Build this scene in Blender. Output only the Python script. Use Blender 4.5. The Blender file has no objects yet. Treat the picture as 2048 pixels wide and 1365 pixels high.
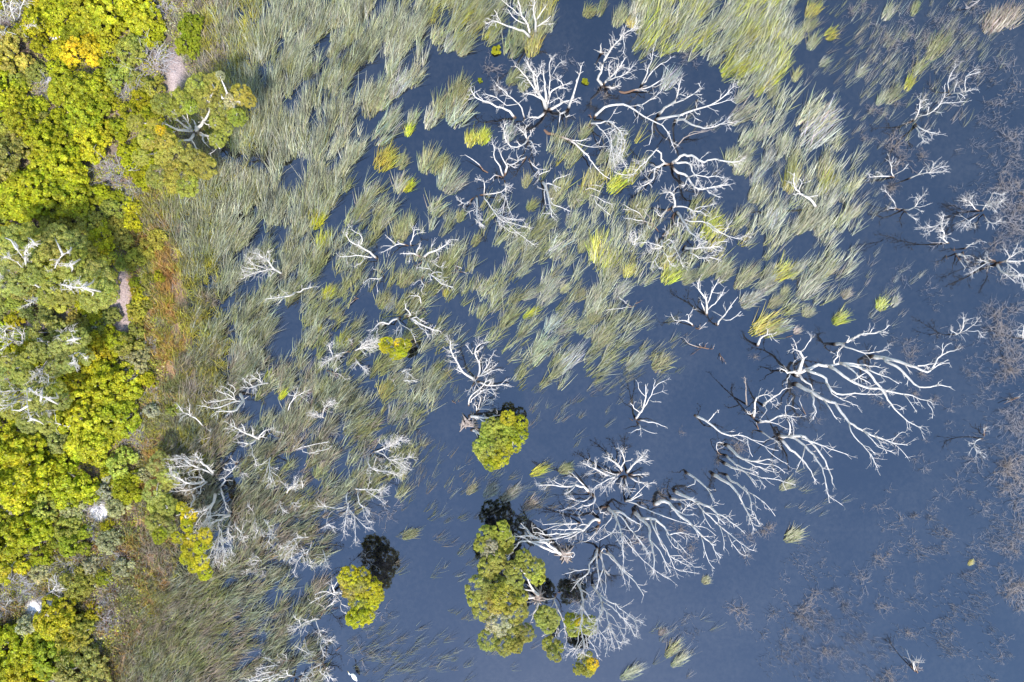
import bpy, math, random
import numpy as np
from mathutils import Vector

# ------------------------------------------------------------------ camera, light, exposure
S = bpy.context.scene
COL = S.collection
CAMH = 40.0                      # drone height above the water (m)
PXM = 60.0 / 2048.0              # metres per photograph pixel on the water plane
cam = bpy.data.cameras.new('camera'); camo = bpy.data.objects.new('camera', cam); COL.objects.link(camo)
camo.location = (0, 0, CAMH); camo.rotation_euler = (0, 0, 0)
cam.sensor_width = 36.0; cam.lens = 36.0 * CAMH / 60.0; cam.clip_end = 2000
S.camera = camo
SUN_EL, SUN_AZ = 57.0, 276.0     # azimuth counter-clockwise from +x (thinly veiled sun stands beyond the bottom of the frame)
w = bpy.data.worlds.new('World'); S.world = w; w.use_nodes = True
nt = w.node_tree; nt.nodes.clear()
sky = nt.nodes.new('ShaderNodeTexSky'); sky.sky_type = 'NISHITA'; sky.sun_disc = False
sky.sun_elevation = math.radians(SUN_EL)
sky.sun_rotation = math.radians(90.0 - SUN_AZ)
sky.air_density = 2.2; sky.dust_density = 0.2; sky.ozone_density = 4.0
bg = nt.nodes.new('ShaderNodeBackground'); bg.inputs['Strength'].default_value = 0.11
wo = nt.nodes.new('ShaderNodeOutputWorld')
nt.links.new(sky.outputs[0], bg.inputs[0]); nt.links.new(bg.outputs[0], wo.inputs[0])
sl = bpy.data.lights.new('sun', 'SUN'); sl.energy = 2.7; sl.angle = math.radians(7); sl.color = (1.0, 0.95, 0.88)
so = bpy.data.objects.new('sun', sl); COL.objects.link(so)
_e, _a = math.radians(SUN_EL), math.radians(SUN_AZ)
sd = Vector((math.cos(_e) * math.cos(_a), math.cos(_e) * math.sin(_a), math.sin(_e)))
so.rotation_euler = sd.to_track_quat('Z', 'Y').to_euler(); so.location = sd * 60
S.view_settings.view_transform = 'Standard'; S.view_settings.look = 'None'
S.view_settings.gamma = 1.0; S.view_settings.exposure = 1.7
S.render.engine = 'CYCLES'

R = random.Random(7)
NP = np.random.default_rng(11)

# ------------------------------------------------------------------ helpers
def W(px, py, z=0.0):
    """photograph pixel + height above the water -> world point"""
    k = PXM * (CAMH - z) / CAMH
    return Vector(((px - 1024.0) * k, (682.5 - py) * k, z))

CROP = {'P': (0, 0, 1), 'C1': (0, 0, 3), 'C2': (512, 0, 3), 'C3': (900, 0, 3), 'C4': (1436, 0, 3), 'C5': (0, 455, 3), 'C6': (0, 910, 3),
        'D1': (450, 420, 4.014), 'D2': (880, 350, 3.303), 'D3': (1300, 520, 3.102), 'D4': (1700, 100, 2.276),
        'D5': (330, 720, 3.5), 'D6': (900, 960, 3.2), 'D7': (480, 1000, 3.74), 'D8': (1060, 800, 3.2),
        'E1': (1180, 280, 4.875), 'E2': (920, 1000, 6.827), 'E3': (880, 640, 4.267), 'E4': (1540, 1000, 3.74),
        'E5': (1740, 640, 3.591), 'E6': (1080, 1130, 5.808), 'E7': (1800, 420, 6.206), 'E8': (0, 560, 4.552),
        'F1': (260, 120, 4.875), 'F2': (480, 1180, 7.379), 'F3': (330, 880, 4.552)}
def cp(c, x, y):
    ox, oy, s = CROP[c]
    return ox + x / s, oy + y / s

def tag(o, label, cat, group=None, kind=None):
    if label: o['label'] = label
    if cat: o['category'] = cat
    if group: o['group'] = group
    if kind: o['kind'] = kind
    return o

def empty(name, loc):
    o = bpy.data.objects.new(name, None); COL.objects.link(o); o.location = loc
    o.empty_display_size = 0.3
    return o

class MB:
    def __init__(s): s.v = []; s.f = []
    def tube(s, pts, rad, n=6, cap=True):
        b = len(s.v); m = len(pts)
        up = Vector((0.13, 0.21, 1)).normalized()
        for i in range(m):
            a = pts[max(i - 1, 0)]; c = pts[min(i + 1, m - 1)]
            t = (c - a)
            if t.length < 1e-6: t = Vector((0, 0, 1))
            t.normalize()
            u = t.cross(up)
            if u.length < 1e-3: u = t.cross(Vector((1, 0, 0)))
            u.normalize(); q = t.cross(u)
            for k in range(n):
                an = 2 * math.pi * k / n
                p = pts[i] + (u * math.cos(an) + q * math.sin(an)) * rad[i]
                s.v.append((p.x, p.y, p.z))
        for i in range(m - 1):
            for k in range(n):
                k2 = (k + 1) % n
                s.f.append((b + i * n + k, b + i * n + k2, b + (i + 1) * n + k2, b + (i + 1) * n + k))
        if cap:
            s.f.append(tuple(b + (m - 1) * n + k for k in range(n)))
            s.f.append(tuple(b + k for k in reversed(range(n))))
    def mesh(s, name, mat, smooth=True):
        me = bpy.data.meshes.new(name); me.from_pydata(s.v, [], s.f); me.update()
        if mat: me.materials.append(mat)
        if smooth: me.polygons.foreach_set('use_smooth', [True] * len(me.polygons))
        return me
    def build(s, name, mat, parent=None):
        o = bpy.data.objects.new(name, s.mesh(name, mat)); COL.objects.link(o)
        if parent: o.parent = parent
        return o

def quads_mesh(name, V, Q, mat, col=None):
    """V (n,3), Q (m,4) -> mesh, optional per-vertex colour"""
    me = bpy.data.meshes.new(name)
    me.vertices.add(len(V)); me.vertices.foreach_set('co', V.astype(np.float32).ravel())
    m = len(Q); me.loops.add(m * 4); me.loops.foreach_set('vertex_index', Q.astype(np.int32).ravel())
    me.polygons.add(m); me.polygons.foreach_set('loop_start', np.arange(0, m * 4, 4, dtype=np.int32))
    me.update(calc_edges=True)
    if col is not None:
        at = me.attributes.new('Col', 'FLOAT_COLOR', 'POINT')
        c4 = np.ones((len(V), 4), np.float32); c4[:, :3] = col; at.data.foreach_set('color', c4.ravel())
    me.materials.append(mat)
    return me

def obj(name, me, parent=None):
    o = bpy.data.objects.new(name, me); COL.objects.link(o)
    if parent: o.parent = parent
    return o

# value noise on numpy arrays
_NT = NP.random((256, 256))
def vnoise(x, y):
    xi = np.floor(x).astype(int); yi = np.floor(y).astype(int)
    fx = x - xi; fy = y - yi; fx = fx * fx * (3 - 2 * fx); fy = fy * fy * (3 - 2 * fy)
    g = lambda a, b: _NT[a & 255, b & 255]
    return (g(xi, yi) * (1 - fx) + g(xi + 1, yi) * fx) * (1 - fy) + (g(xi, yi + 1) * (1 - fx) + g(xi + 1, yi + 1) * fx) * fy
def fbm(x, y, o=3):
    t = 0; a = .5; s = 0
    for i in range(o):
        t = t + a * vnoise(x * 2 ** i + 17.3 * i, y * 2 ** i + 5.1 * i); s += a; a *= .5
    return t / s
def inpoly(x, y, poly):
    r = np.zeros(x.shape, bool); n = len(poly)
    for i in range(n):
        x1, y1 = poly[i]; x2, y2 = poly[(i + 1) % n]
        if y1 == y2: continue
        c = ((y1 > y) != (y2 > y)) & (x < (x2 - x1) * (y - y1) / (y2 - y1) + x1)
        r ^= c
    return r

# ------------------------------------------------------------------ materials
def newmat(name):
    m = bpy.data.materials.new(name); m.use_nodes = True
    return m, m.node_tree, m.node_tree.nodes['Principled BSDF']
def N(t, ty, **kw):
    n = t.nodes.new(ty)
    for k, v in kw.items(): setattr(n, k, v)
    return n
def ramp(t, fac, stops):
    r = N(t, 'ShaderNodeValToRGB')
    el = r.color_ramp.elements
    while len(el) < len(stops): el.new(0.5)
    for e, (p, c) in zip(el, stops): e.position = p; e.color = (*c, 1)
    t.links.new(fac, r.inputs[0]); return r
def noise(t, scale, detail=4, vec=None, rough=.55):
    n = N(t, 'ShaderNodeTexNoise'); n.inputs['Scale'].default_value = scale; n.inputs['Detail'].default_value = detail
    n.inputs['Roughness'].default_value = rough
    if vec is not None: t.links.new(vec, n.inputs['Vector'])
    return n
def mixc(t, a, b, fac, mode='MIX'):
    m = N(t, 'ShaderNodeMix', data_type='RGBA', blend_type=mode)
    def put(s, v):
        if isinstance(v, (tuple, list)): s.default_value = (*v, 1)
        elif isinstance(v, (int, float)): s.default_value = v
        else: t.links.new(v, s)
    put(m.inputs[6], a); put(m.inputs[7], b)
    if isinstance(fac, (int, float)): m.inputs[0].default_value = fac
    else: t.links.new(fac, m.inputs[0])
    return m.outputs[2]

def bark_mat(name, light, dark, stain, tide=.02):
    m, t, b = newmat(name)
    tc = N(t, 'ShaderNodeTexCoord'); ge = N(t, 'ShaderNodeNewGeometry')
    n1 = noise(t, 5.0, 5, ge.outputs['Position']); n2 = noise(t, 26, 3, ge.outputs['Position'])
    c = ramp(t, n1.outputs[0], [(.32, dark), (.52, light)])
    c2 = mixc(t, c.outputs[0], (dark[0] * .6, dark[1] * .58, dark[2] * .55), n2.outputs[0])
    mm = N(t, 'ShaderNodeMath', operation='MULTIPLY'); mm.inputs[1].default_value = .35
    t.links.new(n2.outputs[0], mm.inputs[0]); c2.node.inputs[0].default_value = 0
    t.links.new(mm.outputs[0], c2.node.inputs[0])
    # brown tide-mark where the wood has been under water
    sx = N(t, 'ShaderNodeSeparateXYZ'); t.links.new(ge.outputs['Position'], sx.inputs[0])
    ad = N(t, 'ShaderNodeMath', operation='MULTIPLY_ADD'); t.links.new(n1.outputs[0], ad.inputs[0]); ad.inputs[1].default_value = -.5
    t.links.new(sx.outputs[2], ad.inputs[2])
    mr = N(t, 'ShaderNodeMapRange'); mr.inputs['From Min'].default_value = tide; mr.inputs['From Max'].default_value = tide - .24
    t.links.new(ad.outputs[0], mr.inputs[0])
    c3 = mixc(t, c2, stain, mr.outputs[0])
    t.links.new(c3, b.inputs['Base Color']); b.inputs['Roughness'].default_value = .8
    bp = N(t, 'ShaderNodeBump'); bp.inputs['Strength'].default_value = .5; bp.inputs['Distance'].default_value = .03
    t.links.new(n2.outputs[0], bp.inputs['Height']); t.links.new(bp.outputs[0], b.inputs['Normal'])
    return m
M_BARK = bark_mat('bleached_bark', (.63, .575, .545), (.42, .37, .34), (.12, .065, .04), .2)
M_BROWN = bark_mat('brown_dead_wood', (.29, .235, .21), (.17, .13, .11), (.07, .04, .028), -.3)
M_TWIG = bark_mat('grey_twigs', (.27, .24, .245), (.15, .13, .135), (.16, .11, .09), -.3)

M_GREYWOOD = bark_mat('lavender_grey_twigs', (.44, .41, .43), (.28, .25, .265), (.2, .15, .13), -.3)

def leaf_mat(name, rough=.5, trans=.25, spec=.4):
    m, t, b = newmat(name)
    at = N(t, 'ShaderNodeAttribute', attribute_name='Col'); oi = N(t, 'ShaderNodeObjectInfo')
    c = mixc(t, at.outputs['Color'], oi.outputs['Color'], 1.0, 'MULTIPLY')
    ge = N(t, 'ShaderNodeNewGeometry')
    n = noise(t, 1.7, 3, ge.outputs['Position'])
    hs = N(t, 'ShaderNodeHueSaturation')
    mr = N(t, 'ShaderNodeMapRange'); mr.inputs['From Min'].default_value = .3; mr.inputs['From Max'].default_value = .7
    mr.inputs['To Min'].default_value = .72; mr.inputs['To Max'].default_value = 1.25
    t.links.new(n.outputs[0], mr.inputs[0]); t.links.new(mr.outputs[0], hs.inputs['Value'])
    n3 = noise(t, .9, 2, ge.outputs['Position'])
    mr2 = N(t, 'ShaderNodeMapRange'); mr2.inputs['From Min'].default_value = .3; mr2.inputs['From Max'].default_value = .7
    mr2.inputs['To Min'].default_value = .485; mr2.inputs['To Max'].default_value = .515
    t.links.new(n3.outputs[0], mr2.inputs[0]); t.links.new(mr2.outputs[0], hs.inputs['Hue'])
    t.links.new(c, hs.inputs['Color'])
    t.links.new(hs.outputs[0], b.inputs['Base Color']); b.inputs['Roughness'].default_value = rough
    b.inputs['Specular IOR Level'].default_value = spec
    tr = N(t, 'ShaderNodeBsdfTranslucent'); t.links.new(hs.outputs[0], tr.inputs[0])
    mx = N(t, 'ShaderNodeMixShader'); mx.inputs[0].default_value = trans
    o = t.nodes['Material Output']
    t.links.new(b.outputs[0], mx.inputs[1]); t.links.new(tr.outputs[0], mx.inputs[2]); t.links.new(mx.outputs[0], o.inputs[0])
    return m
M_LEAF = leaf_mat('leaves', .55, .5, .3)
M_GRASS = leaf_mat('sedge_blades', .42, .2, .5)

# water: black tannin lake that mirrors the sky
M_WATER, t, b = newmat('tannin_lake_water')
ge = N(t, 'ShaderNodeNewGeometry')
b.inputs['Roughness'].default_value = .03
b.inputs['IOR'].default_value = 1.97
nm = noise(t, .16, 5, ge.outputs['Position'], .65); nf = noise(t, 3.5, 6, ge.outputs['Position'], .75)
mk = N(t, 'ShaderNodeMath', operation='MULTIPLY'); t.links.new(nm.outputs[0], mk.inputs[0]); t.links.new(nf.outputs[0], mk.inputs[1])
rm = ramp(t, mk.outputs[0], [(.20, (.0012, .0016, .0035)), (.42, (.014, .0135, .014))])
t.links.new(rm.outputs[0], b.inputs['Base Color'])
b.inputs['Specular Tint'].default_value = (.80, .84, 1.0, 1)
n1 = noise(t, 2.2, 3, ge.outputs['Position']); n2 = noise(t, 9, 2, ge.outputs['Position'])
ad = N(t, 'ShaderNodeMath', operation='MULTIPLY_ADD'); ad.inputs[1].default_value = .35
t.links.new(n2.outputs[0], ad.inputs[0]); t.links.new(n1.outputs[0], ad.inputs[2])
bp = N(t, 'ShaderNodeBump'); bp.inputs['Strength'].default_value = .05; bp.inputs['Distance'].default_value = .05
t.links.new(ad.outputs[0], bp.inputs['Height']); t.links.new(bp.outputs[0], b.inputs['Normal'])

# ground: litter, sand and rusty soil from a per-vertex colour, with fine grain
M_GROUND, t, b = newmat('litter_ground')
at = N(t, 'ShaderNodeAttribute', attribute_name='Col'); ge = N(t, 'ShaderNodeNewGeometry')
n1 = noise(t, 14, 6, ge.outputs['Position'], .7); n2 = noise(t, 3, 4, ge.outputs['Position'])
r1 = ramp(t, n1.outputs[0], [(.3, (.45, .42, .4)), (.5, (1, 1, 1)), (.68, (1.6, 1.55, 1.5))])
c = mixc(t, at.outputs['Color'], r1.outputs[0], 1.0, 'MULTIPLY')
t.links.new(c, b.inputs['Base Color']); b.inputs['Roughness'].default_value = .95
bp = N(t, 'ShaderNodeBump'); bp.inputs['Strength'].default_value = .8; bp.inputs['Distance'].default_value = .06
t.links.new(n1.outputs[0], bp.inputs['Height']); t.links.new(bp.outputs[0], b.inputs['Normal'])

# ------------------------------------------------------------------ ground sheet and water
SHORE_Y = [-3000, 0, 120, 300, 430, 600, 760, 900, 1050, 1200, 1300, 1365, 5000]
SHORE_X = [480, 470, 450, 440, 360, 370, 390, 350, 350, 350, 300, 270, 200]
def shore(py): return np.interp(py, SHORE_Y, SHORE_X)
def gheight(px, py):
    d = (shore(py) - px) * PXM                      # metres inland (+) or offshore (-)
    nz = fbm(px / 60., py / 60.) - .5
    z = np.where(d > 0, .04 + .5 * (1 - np.exp(-d / 7.)) + nz * .18 * np.clip(d, 0, 1), np.clip(d * .18, -.6, 0) + .02)
    return z
def gh(px, py): return float(gheight(np.array([float(px)]), np.array([float(py)]))[0])

def build_ground():
    xs = np.concatenate([[-14000, -5000, -2000, -900, -400], np.arange(-200, 720, 6.0), np.arange(720, 2300, 40.), [3000, 5000, 9000, 15000]])
    ys = np.concatenate([[-14000, -5000, -2000, -900, -400], np.arange(-120, 1500, 6.0), [1700, 2200, 4000, 8000, 15000]])
    X, Y = np.meshgrid(xs, ys)
    x = X.ravel(); y = Y.ravel()
    z = gheight(x, y)
    V = np.stack([(x - 1024) * PXM, (682.5 - y) * PXM, z], 1)
    nx = len(xs); ny = len(ys)
    i = np.arange(nx * ny).reshape(ny, nx)
    Q = np.stack([i[1:, :-1], i[1:, 1:], i[:-1, 1:], i[:-1, :-1]], -1).reshape(-1, 4)
    c = np.zeros((len(x), 3)); 
    n1 = fbm(x / 40., y / 40.)[:, None]; n2 = fbm(x / 14. + 50, y / 14.)[:, None]
    litter = np.array([.17, .13, .10]); dark = np.array([.10, .078, .06]); rust = np.array([.26, .14, .06]); sand = np.array([.78, .74, .74])
    c[:] = litter * (.75 + .5 * n2)
    c += (dark - c) * np.clip((n1 - .42) * 5, 0, 1) * .75
    d = (shore(y) - x)
    band = np.clip(1.4 - np.abs(d - 65) / 70, 0, 1) * np.clip((y - 380) / 120, 0, 1)
    c += (rust - c) * (band[:, None] * np.clip(n2 * 1.6 - .2, 0, 1))
    for (sx, sy, rx, ry) in [(102, 163, 16, 11), (92, 1215, 26, 20), (110, 1180, 22, 22), (205, 1022, 20, 16), (14, 1003, 20, 10), (130, 75, 16, 14), (70, 1235, 20, 10)]:
        dd = ((x - sx) / rx) ** 2 + ((y - sy) / ry) ** 2
        f = np.clip(1.5 - dd - (n2[:, 0] - .5) * 2.4, 0, 1)[:, None]
        c += (sand - c) * f
    for (sx, sy, rx, ry) in [(355, 150, 16, 50), (375, 90, 14, 34), (245, 590, 20, 60), (240, 550, 18, 30), (250, 640, 18, 30), (60, 655, 40, 10)]:
        dd = ((x - sx) / rx) ** 2 + ((y - sy) / ry) ** 2
        f = np.clip(1.5 - dd, 0, 1)[:, None]
        c += (np.array([.30, .23, .22]) * (.6 + .8 * n2) - c) * f * .9
    mud = np.array([.03, .026, .022])
    c += (mud - c) * np.clip(-d / 20, 0, 1)[:, None]
    me = quads_mesh('ground', V, Q, M_GROUND, c)
    me.polygons.foreach_set('use_smooth', [True] * len(me.polygons))
    tag(obj('ground', me), 'leaf littered sandy bank running down under the lake', None, kind='structure')
build_ground()
# water sheet
nv = 90
xs = np.concatenate([[-420], np.linspace(-40, 60, nv), [420]]); ys = np.concatenate([[-420], np.linspace(-50, 50, nv), [420]])
X, Y = np.meshgrid(xs, ys); V = np.stack([X.ravel(), Y.ravel(), np.zeros(X.size)], 1)
i = np.arange(X.size).reshape(len(ys), len(xs)); Q = np.stack([i[:-1, :-1], i[:-1, 1:], i[1:, 1:], i[1:, :-1]], -1).reshape(-1, 4)
tag(obj('water', quads_mesh('water', V, Q, M_WATER)), 'dark blue still lake water', None, kind='structure')

# ------------------------------------------------------------------ traced trees
def densify(pts, step=9.0, jit=.8, rnd=R):
    """Catmull-Rom through photograph points"""
    P = [Vector((a, b)) for a, b in pts]
    if len(P) == 2: P = [P[0], (P[0] + P[1]) / 2 + Vector((rnd.uniform(-1, 1), rnd.uniform(-1, 1))) * 1.2, P[1]]
    E = [P[0] * 2 - P[1]] + P + [P[-1] * 2 - P[-2]]
    out = []
    for i in range(1, len(E) - 2):
        a, b, c, d = E[i - 1:i + 3]
        n = max(2, int((c - b).length / step))
        for k in range(n):
            t = k / n
            q = .5 * ((2 * b) + (c - a) * t + (2 * a - 5 * b + 4 * c - d) * t * t + (3 * b - a - 3 * c + d) * t ** 3)
            if out: q = q + Vector((rnd.gauss(0, jit), rnd.gauss(0, jit)))
            out.append(q)
    out.append(P[-1]); return out

def side_twigs(mb, P, rad, dens, rnd, fine=1.0, tmin=.3, r0=None):
    """side branches and twigs along a limb, P world points"""
    L = sum((P[i + 1] - P[i]).length for i in range(len(P) - 1))
    n = int(dens * L * 3.4 + rnd.random())
    for _ in range(n):
        t = tmin + (1 - tmin) * (1 - rnd.random() ** 1.6)
        f = t * (len(P) - 1); i = min(int(f), len(P) - 2); p = P[i].lerp(P[i + 1], f - i)
        tg = (P[i + 1] - P[i]).normalized()
        side = Vector((rnd.gauss(0, 1), rnd.gauss(0, 1), rnd.gauss(.1, .7))); side -= tg * side.dot(tg)
        if side.length < .01: continue
        side.normalize()
        d = (tg * rnd.uniform(.5, 1.2) + side * rnd.uniform(.5, .9) + Vector((0, 0, .12))).normalized()
        l = rnd.uniform(.28, 1.05) * (.55 + .65 * (1 - t)) * min(1.0, .35 + L * .25) * fine
        rr = max(.007, min(rad[i] * .5, .015))
        pts = [p]; cd = d.copy()
        for s in range(3):
            cd = (cd + Vector((rnd.gauss(0, .28), rnd.gauss(0, .28), rnd.gauss(0, .2)))).normalized()
            pts.append(pts[-1] + cd * l / 3)
        mb.tube(pts, [rr, rr * .85, rr * .65, rr * .4], 3, False)
        for _k in range(rnd.choice((1, 2, 2, 3))):
            j = rnd.choice((1, 2, 2)); q = pts[j]
            d2 = (cd + Vector((rnd.gauss(0, .6), rnd.gauss(0, .6), rnd.gauss(0, .4)))).normalized()
            l2 = l * rnd.uniform(.3, .6)
            m_ = q + d2 * l2 * .5
            e_ = m_ + (d2 + Vector((rnd.gauss(0, .3), rnd.gauss(0, .3), 0))).normalized() * l2 * .5
            mb.tube([q, m_, e_], [rr * .7, rr * .55, rr * .3], 3, False)

LAND = []    # landmarks (px,py,phrase)
def parse(limbs, crop):
    out = []
    for s in limbs.split(';'):
        s = s.strip()
        if not s: continue
        wd = None
        if ':' in s: wd, s = s.split(':'); wd = float(wd)
        out.append((wd, [cp(crop, *map(float, p.split(','))) for p in s.split()]))
    return out

def limbs_into(root, base, crop, limbs, h, slope, tw, wmain, mat, rnd, first='trunk', zbase=None, fine=1.0, tipw=1.3, lift=0.0, tall=True):
    L = parse(limbs, crop)
    done = []                                  # list of (px vec, z, width)
    for li, (wd, pts) in enumerate(L):
        D = densify(pts, rnd=rnd)
        st = D[0]; z0 = None; w0 = wd
        best = 9.0
        for (q, z, ww) in done:
            d = (q - st).length
            if d < best: best = d; z0 = z; snap = q; sw = ww
        if z0 is None:
            z0 = (-.25 if zbase is None else zbase - .15) + lift
            w0 = w0 or wmain
            up = True
        else:
            D[0] = snap; w0 = w0 or max(sw * .72, tipw * 1.3); up = False
        n = len(D)
        ln = [0.0]
        for i in range(n - 1): ln.append(ln[-1] + (D[i + 1] - D[i]).length * PXM)
        tot = max(ln[-1], .05)
        z1 = min(max(h * (1.5 if crop == 'C3' else 1.3), z0 + .2), z0 + slope * 2.0 * tot + (2.0 if w0 >= 6 else 1.3) * min(1, tot / 1.2)) if tall and up else min(max(h * 1.25, z0 + .2), z0 + slope * (1.5 if tall else 1) * tot + .25)
        P = []; rad = []; ph = rnd.uniform(0, 6)
        for i in range(n):
            t = ln[i] / tot
            z = z0 + (z1 - z0) * (t ** .6) + .07 * math.sin(ph + t * 9) * t * min(1, tot)
            P.append(W(D[i].x, D[i].y, z) - base)
            ww = w0 * (1 - t) + tipw * t
            if up and t < .12: ww *= 1 + .35 * (1 - t / .12)
            rad.append(max(ww * (.72 if w0 >= 6 else .62), .6) * PXM * .5)
            done.append((D[i], z, ww))
        mb = MB(); mb.tube(P, rad, 7 if w0 > 3 else 5)
        o = mb.build(first if li == 0 else 'limb', mat, root)
        if tw > 0:
            tb = MB(); side_twigs(tb, P, rad, tw * (1 if w0 < 8 else .8), rnd, fine)
            if tb.v: tb.build('twigs', mat, o)['kind'] = 'stuff'
    return done

TREE_N = [0]
def dead(label, crop, limbs, h=3.2, slope=.4, tw=.8, w=5.5, mat=None, land=None, name='dead_tree', cat='dead tree', fine=1.0, group=None):
    TREE_N[0] += 1
    rnd = random.Random(1000 + TREE_N[0])
    L = parse(limbs, crop); bx, by = L[0][1][0]
    tw = tw * (1.7 if bx < 820 and by > 640 else .6 if crop in ('D8', 'D3', 'D6') else .9)
    zb = gh(bx, by); onland = bx < shore(by) - 5
    base = W(bx, by, zb if onland else 0.0)
    root = empty(name, base)
    tag(root, label, cat, group)
    limbs_into(root, base, crop, limbs, h, slope, tw, w, mat or M_BARK, rnd, zbase=zb if onland else None, fine=fine, tall=not name.startswith('fallen'),
               first='trunk' if name != 'fallen_branch' else 'stem')
    if land: LAND.append((bx, by, land))
    return root, base

# ---- upper part of the lake
dead('bleached many-branched dead tree cut by the top edge, standing in sedge', 'C3',
 '485,230 440,190 380,170 310,140 260,130 215,145; 485,225 465,150 430,100 420,40 400,-30; 430,100 380,60 330,20 300,-20; 510,205 515,130 500,60 510,-20; 515,165 560,135 605,98; 515,130 545,80 580,30; 310,140 285,100 265,60; 465,150 400,120 350,60',
 4.2, .5, 1.1, 7, land='the dead tree cut by the top edge')
dead('tall pale dead tree with crown of upright branches near the top centre', 'C3',
 '10:580,660 560,600 530,560 510,500 500,440 460,380; 580,650 575,560 565,470 560,430; 585,640 600,560 640,530 680,510 640,470; 590,590 600,470 595,390 610,350; 545,590 490,510 440,440 395,400; 590,665 640,640 680,615 740,605; 560,600 500,570 440,565; 580,670 530,705 490,705 470,695; 530,560 520,470 470,400; 510,500 540,440 545,400; 600,470 640,400 680,370; 680,615 650,590 600,620',
 4.0, .6, 2.0, 8, land='the tall pale tree near the top centre')
dead('straight bare pole leaning beside the tall pale tree', 'C3', '7:710,655 740,570 770,470 788,395; 700,660 665,690 655,735; 690,700 720,690; 755,520 770,460 800,430', 3.4, .7, .3, 6, name='dead_sapling', cat='dead tree')
dead('long bent bleached branch lying left of the tall pale tree', 'C3', '7:400,715 360,670 280,640 200,605 150,585 120,525; 150,585 110,600; 200,605 160,560', 1.6, .4, 1.2, 6, land='the long bent branch on the upper left')
dead('thin forked grey dead sapling right of the long bent branch', 'C3', '450,720 435,650 400,610 350,570 300,530 280,515; 400,635 340,630 280,590 200,565; 350,570 330,540 290,520; 280,590 240,570 215,590', 2.0, .4, 1.6, 4.5)
dead('short broken stump with one upright spike in open water near the top', 'C3', '7:910,325 900,290 908,262; 905,325 920,310', 1.2, .6, 0, 7, name='tree_stump', cat='stump', land='the spiked stump')
dead('slender dead tree with one long limb reaching the top sedge', 'C3', '7:915,520 890,480 905,430 930,360 970,290 1040,210 1110,165; 920,515 960,470 1010,420 1050,350; 930,500 990,470 1060,440 1095,400; 930,510 970,525 1010,515; 1035,215 1045,270 1040,320; 960,470 950,410 970,370; 990,470 1010,390; 905,430 880,400; 970,290 960,260', 4.2, .6, 2.4, 6, land='the slender tree with one long limb')
dead('low bleached log with a splintered butt right of the slender tree', 'C3', '7.5:990,550 1050,555 1130,540 1200,520 1250,490 1285,470; 1200,540 1260,510 1275,500; 1130,540 1180,545', 1.2, .18, .5, 6, name='fallen_log', cat='log')
dead('two thin upright dead stems behind the low bleached log', 'C3', '1145,515 1180,440 1210,360 1225,285; 1150,515 1190,460 1230,410 1300,370 1325,345; 1210,360 1200,320', 3.2, .6, .5, 5)
dead('small curved dead branch rising under the low bleached log', 'C3', '1105,635 1150,630 1200,600 1245,570 1275,530; 1150,630 1160,660', 1.6, .5, .9, 4.5, name='dead_sapling')
dead('dead tree with a wide white arch over dark water', 'C3', '7:860,715 900,665 960,635 1040,630 1110,660 1160,700 1220,730 1270,750 1310,800 1340,880; 860,712 830,690; 1220,730 1210,800 1195,870', 2.6, .3, .8, 7, land='the white arch')
dead('drooping dead tree with hanging bundle of thin stems under the arch', 'C3', '830,740 880,740 930,730 970,730 1000,770 1030,800 1030,870 1010,940; 860,735 920,790 950,830 970,900 980,960; 930,765 990,790 1010,850 985,940 990,1000; 1000,770 960,800 970,870 960,930; 1030,800 1045,870 1030,950 1060,1010; 1030,870 1000,920 1010,980; 830,740 825,760 850,770', 2.2, .35, 3.0, 5.5, land='the drooping tree')
dead('dead trunk forking upright with pale limbs right of the arch', 'C3', '8:1250,690 1290,650 1350,610 1370,540 1385,480; 1330,630 1400,600 1460,570 1500,530; 1480,600 1510,620; 1400,600 1430,580; 1460,570 1510,570; 1500,530 1490,500', 3.6, .5, 1.0, 7, land='the forking trunk right of the arch')
dead('dead tree with long limbs sweeping right into the pale sedge', 'C3', '7:1225,720 1300,705 1380,690 1460,665 1530,640 1620,600 1660,560 1700,520; 1530,640 1600,625 1700,600; 1345,725 1400,720 1450,750 1530,770 1620,750 1700,735; 1620,745 1660,720 1700,680; 1370,700 1360,740; 1400,720 1420,690; 1460,665 1500,690', 3.0, .35, 1.2, 6.5, land='the tree with long right-sweeping limbs')
dead('brown dead stick lying across dark water below the sweeping limbs', 'C3', '1335,905 1380,855 1430,815 1500,800 1560,780; 1430,815 1460,790 1540,785', 1.2, .3, .5, 4.5, mat=M_BROWN, name='fallen_branch', cat='branch')
dead('crooked log trailing from dark water into the sedge below the tall pale tree', 'C3', '9:550,765 590,800 650,815 720,840 780,890 830,940 850,975 900,1030 960,1075; 720,840 780,850 830,830; 740,850 830,880 950,880; 850,975 840,1015', 1.2, .14, .5, 8, name='fallen_log', cat='log', land='the crooked trailing log')
dead('small twiggy dead tree curling left above the crooked log', 'C3', '470,850 465,840 430,880 370,880 340,850 320,800 330,750; 480,830 500,870 520,915; 470,835 495,790; 465,840 440,800 400,760; 470,840 450,790 460,750; 430,880 400,850', 2.6, .5, 3.0, 5, land='the twiggy curling tree')
dead('dead tree with thin limbs fanning up and down left of the crooked log', 'C3', '325,1070 300,1000 270,960 265,900 255,860; 320,1060 340,1000 310,940 290,890; 330,1060 345,980 390,1010; 330,1075 335,1150 325,1220 315,1290; 330,1150 350,1240 380,1310; 325,1065 270,1055 240,1080; 325,1220 300,1280', 2.6, .45, 1.3, 5.5, land='the fanning tree left of the crooked log')
dead('low arched dead branch beside the fanning tree', 'C3', '465,940 420,960 370,990; 465,940 500,990 530,1020 540,1050 600,1025; 465,940 430,980; 530,1020 510,1060', 1.6, .4, 1.0, 5, name='dead_sapling')
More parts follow.
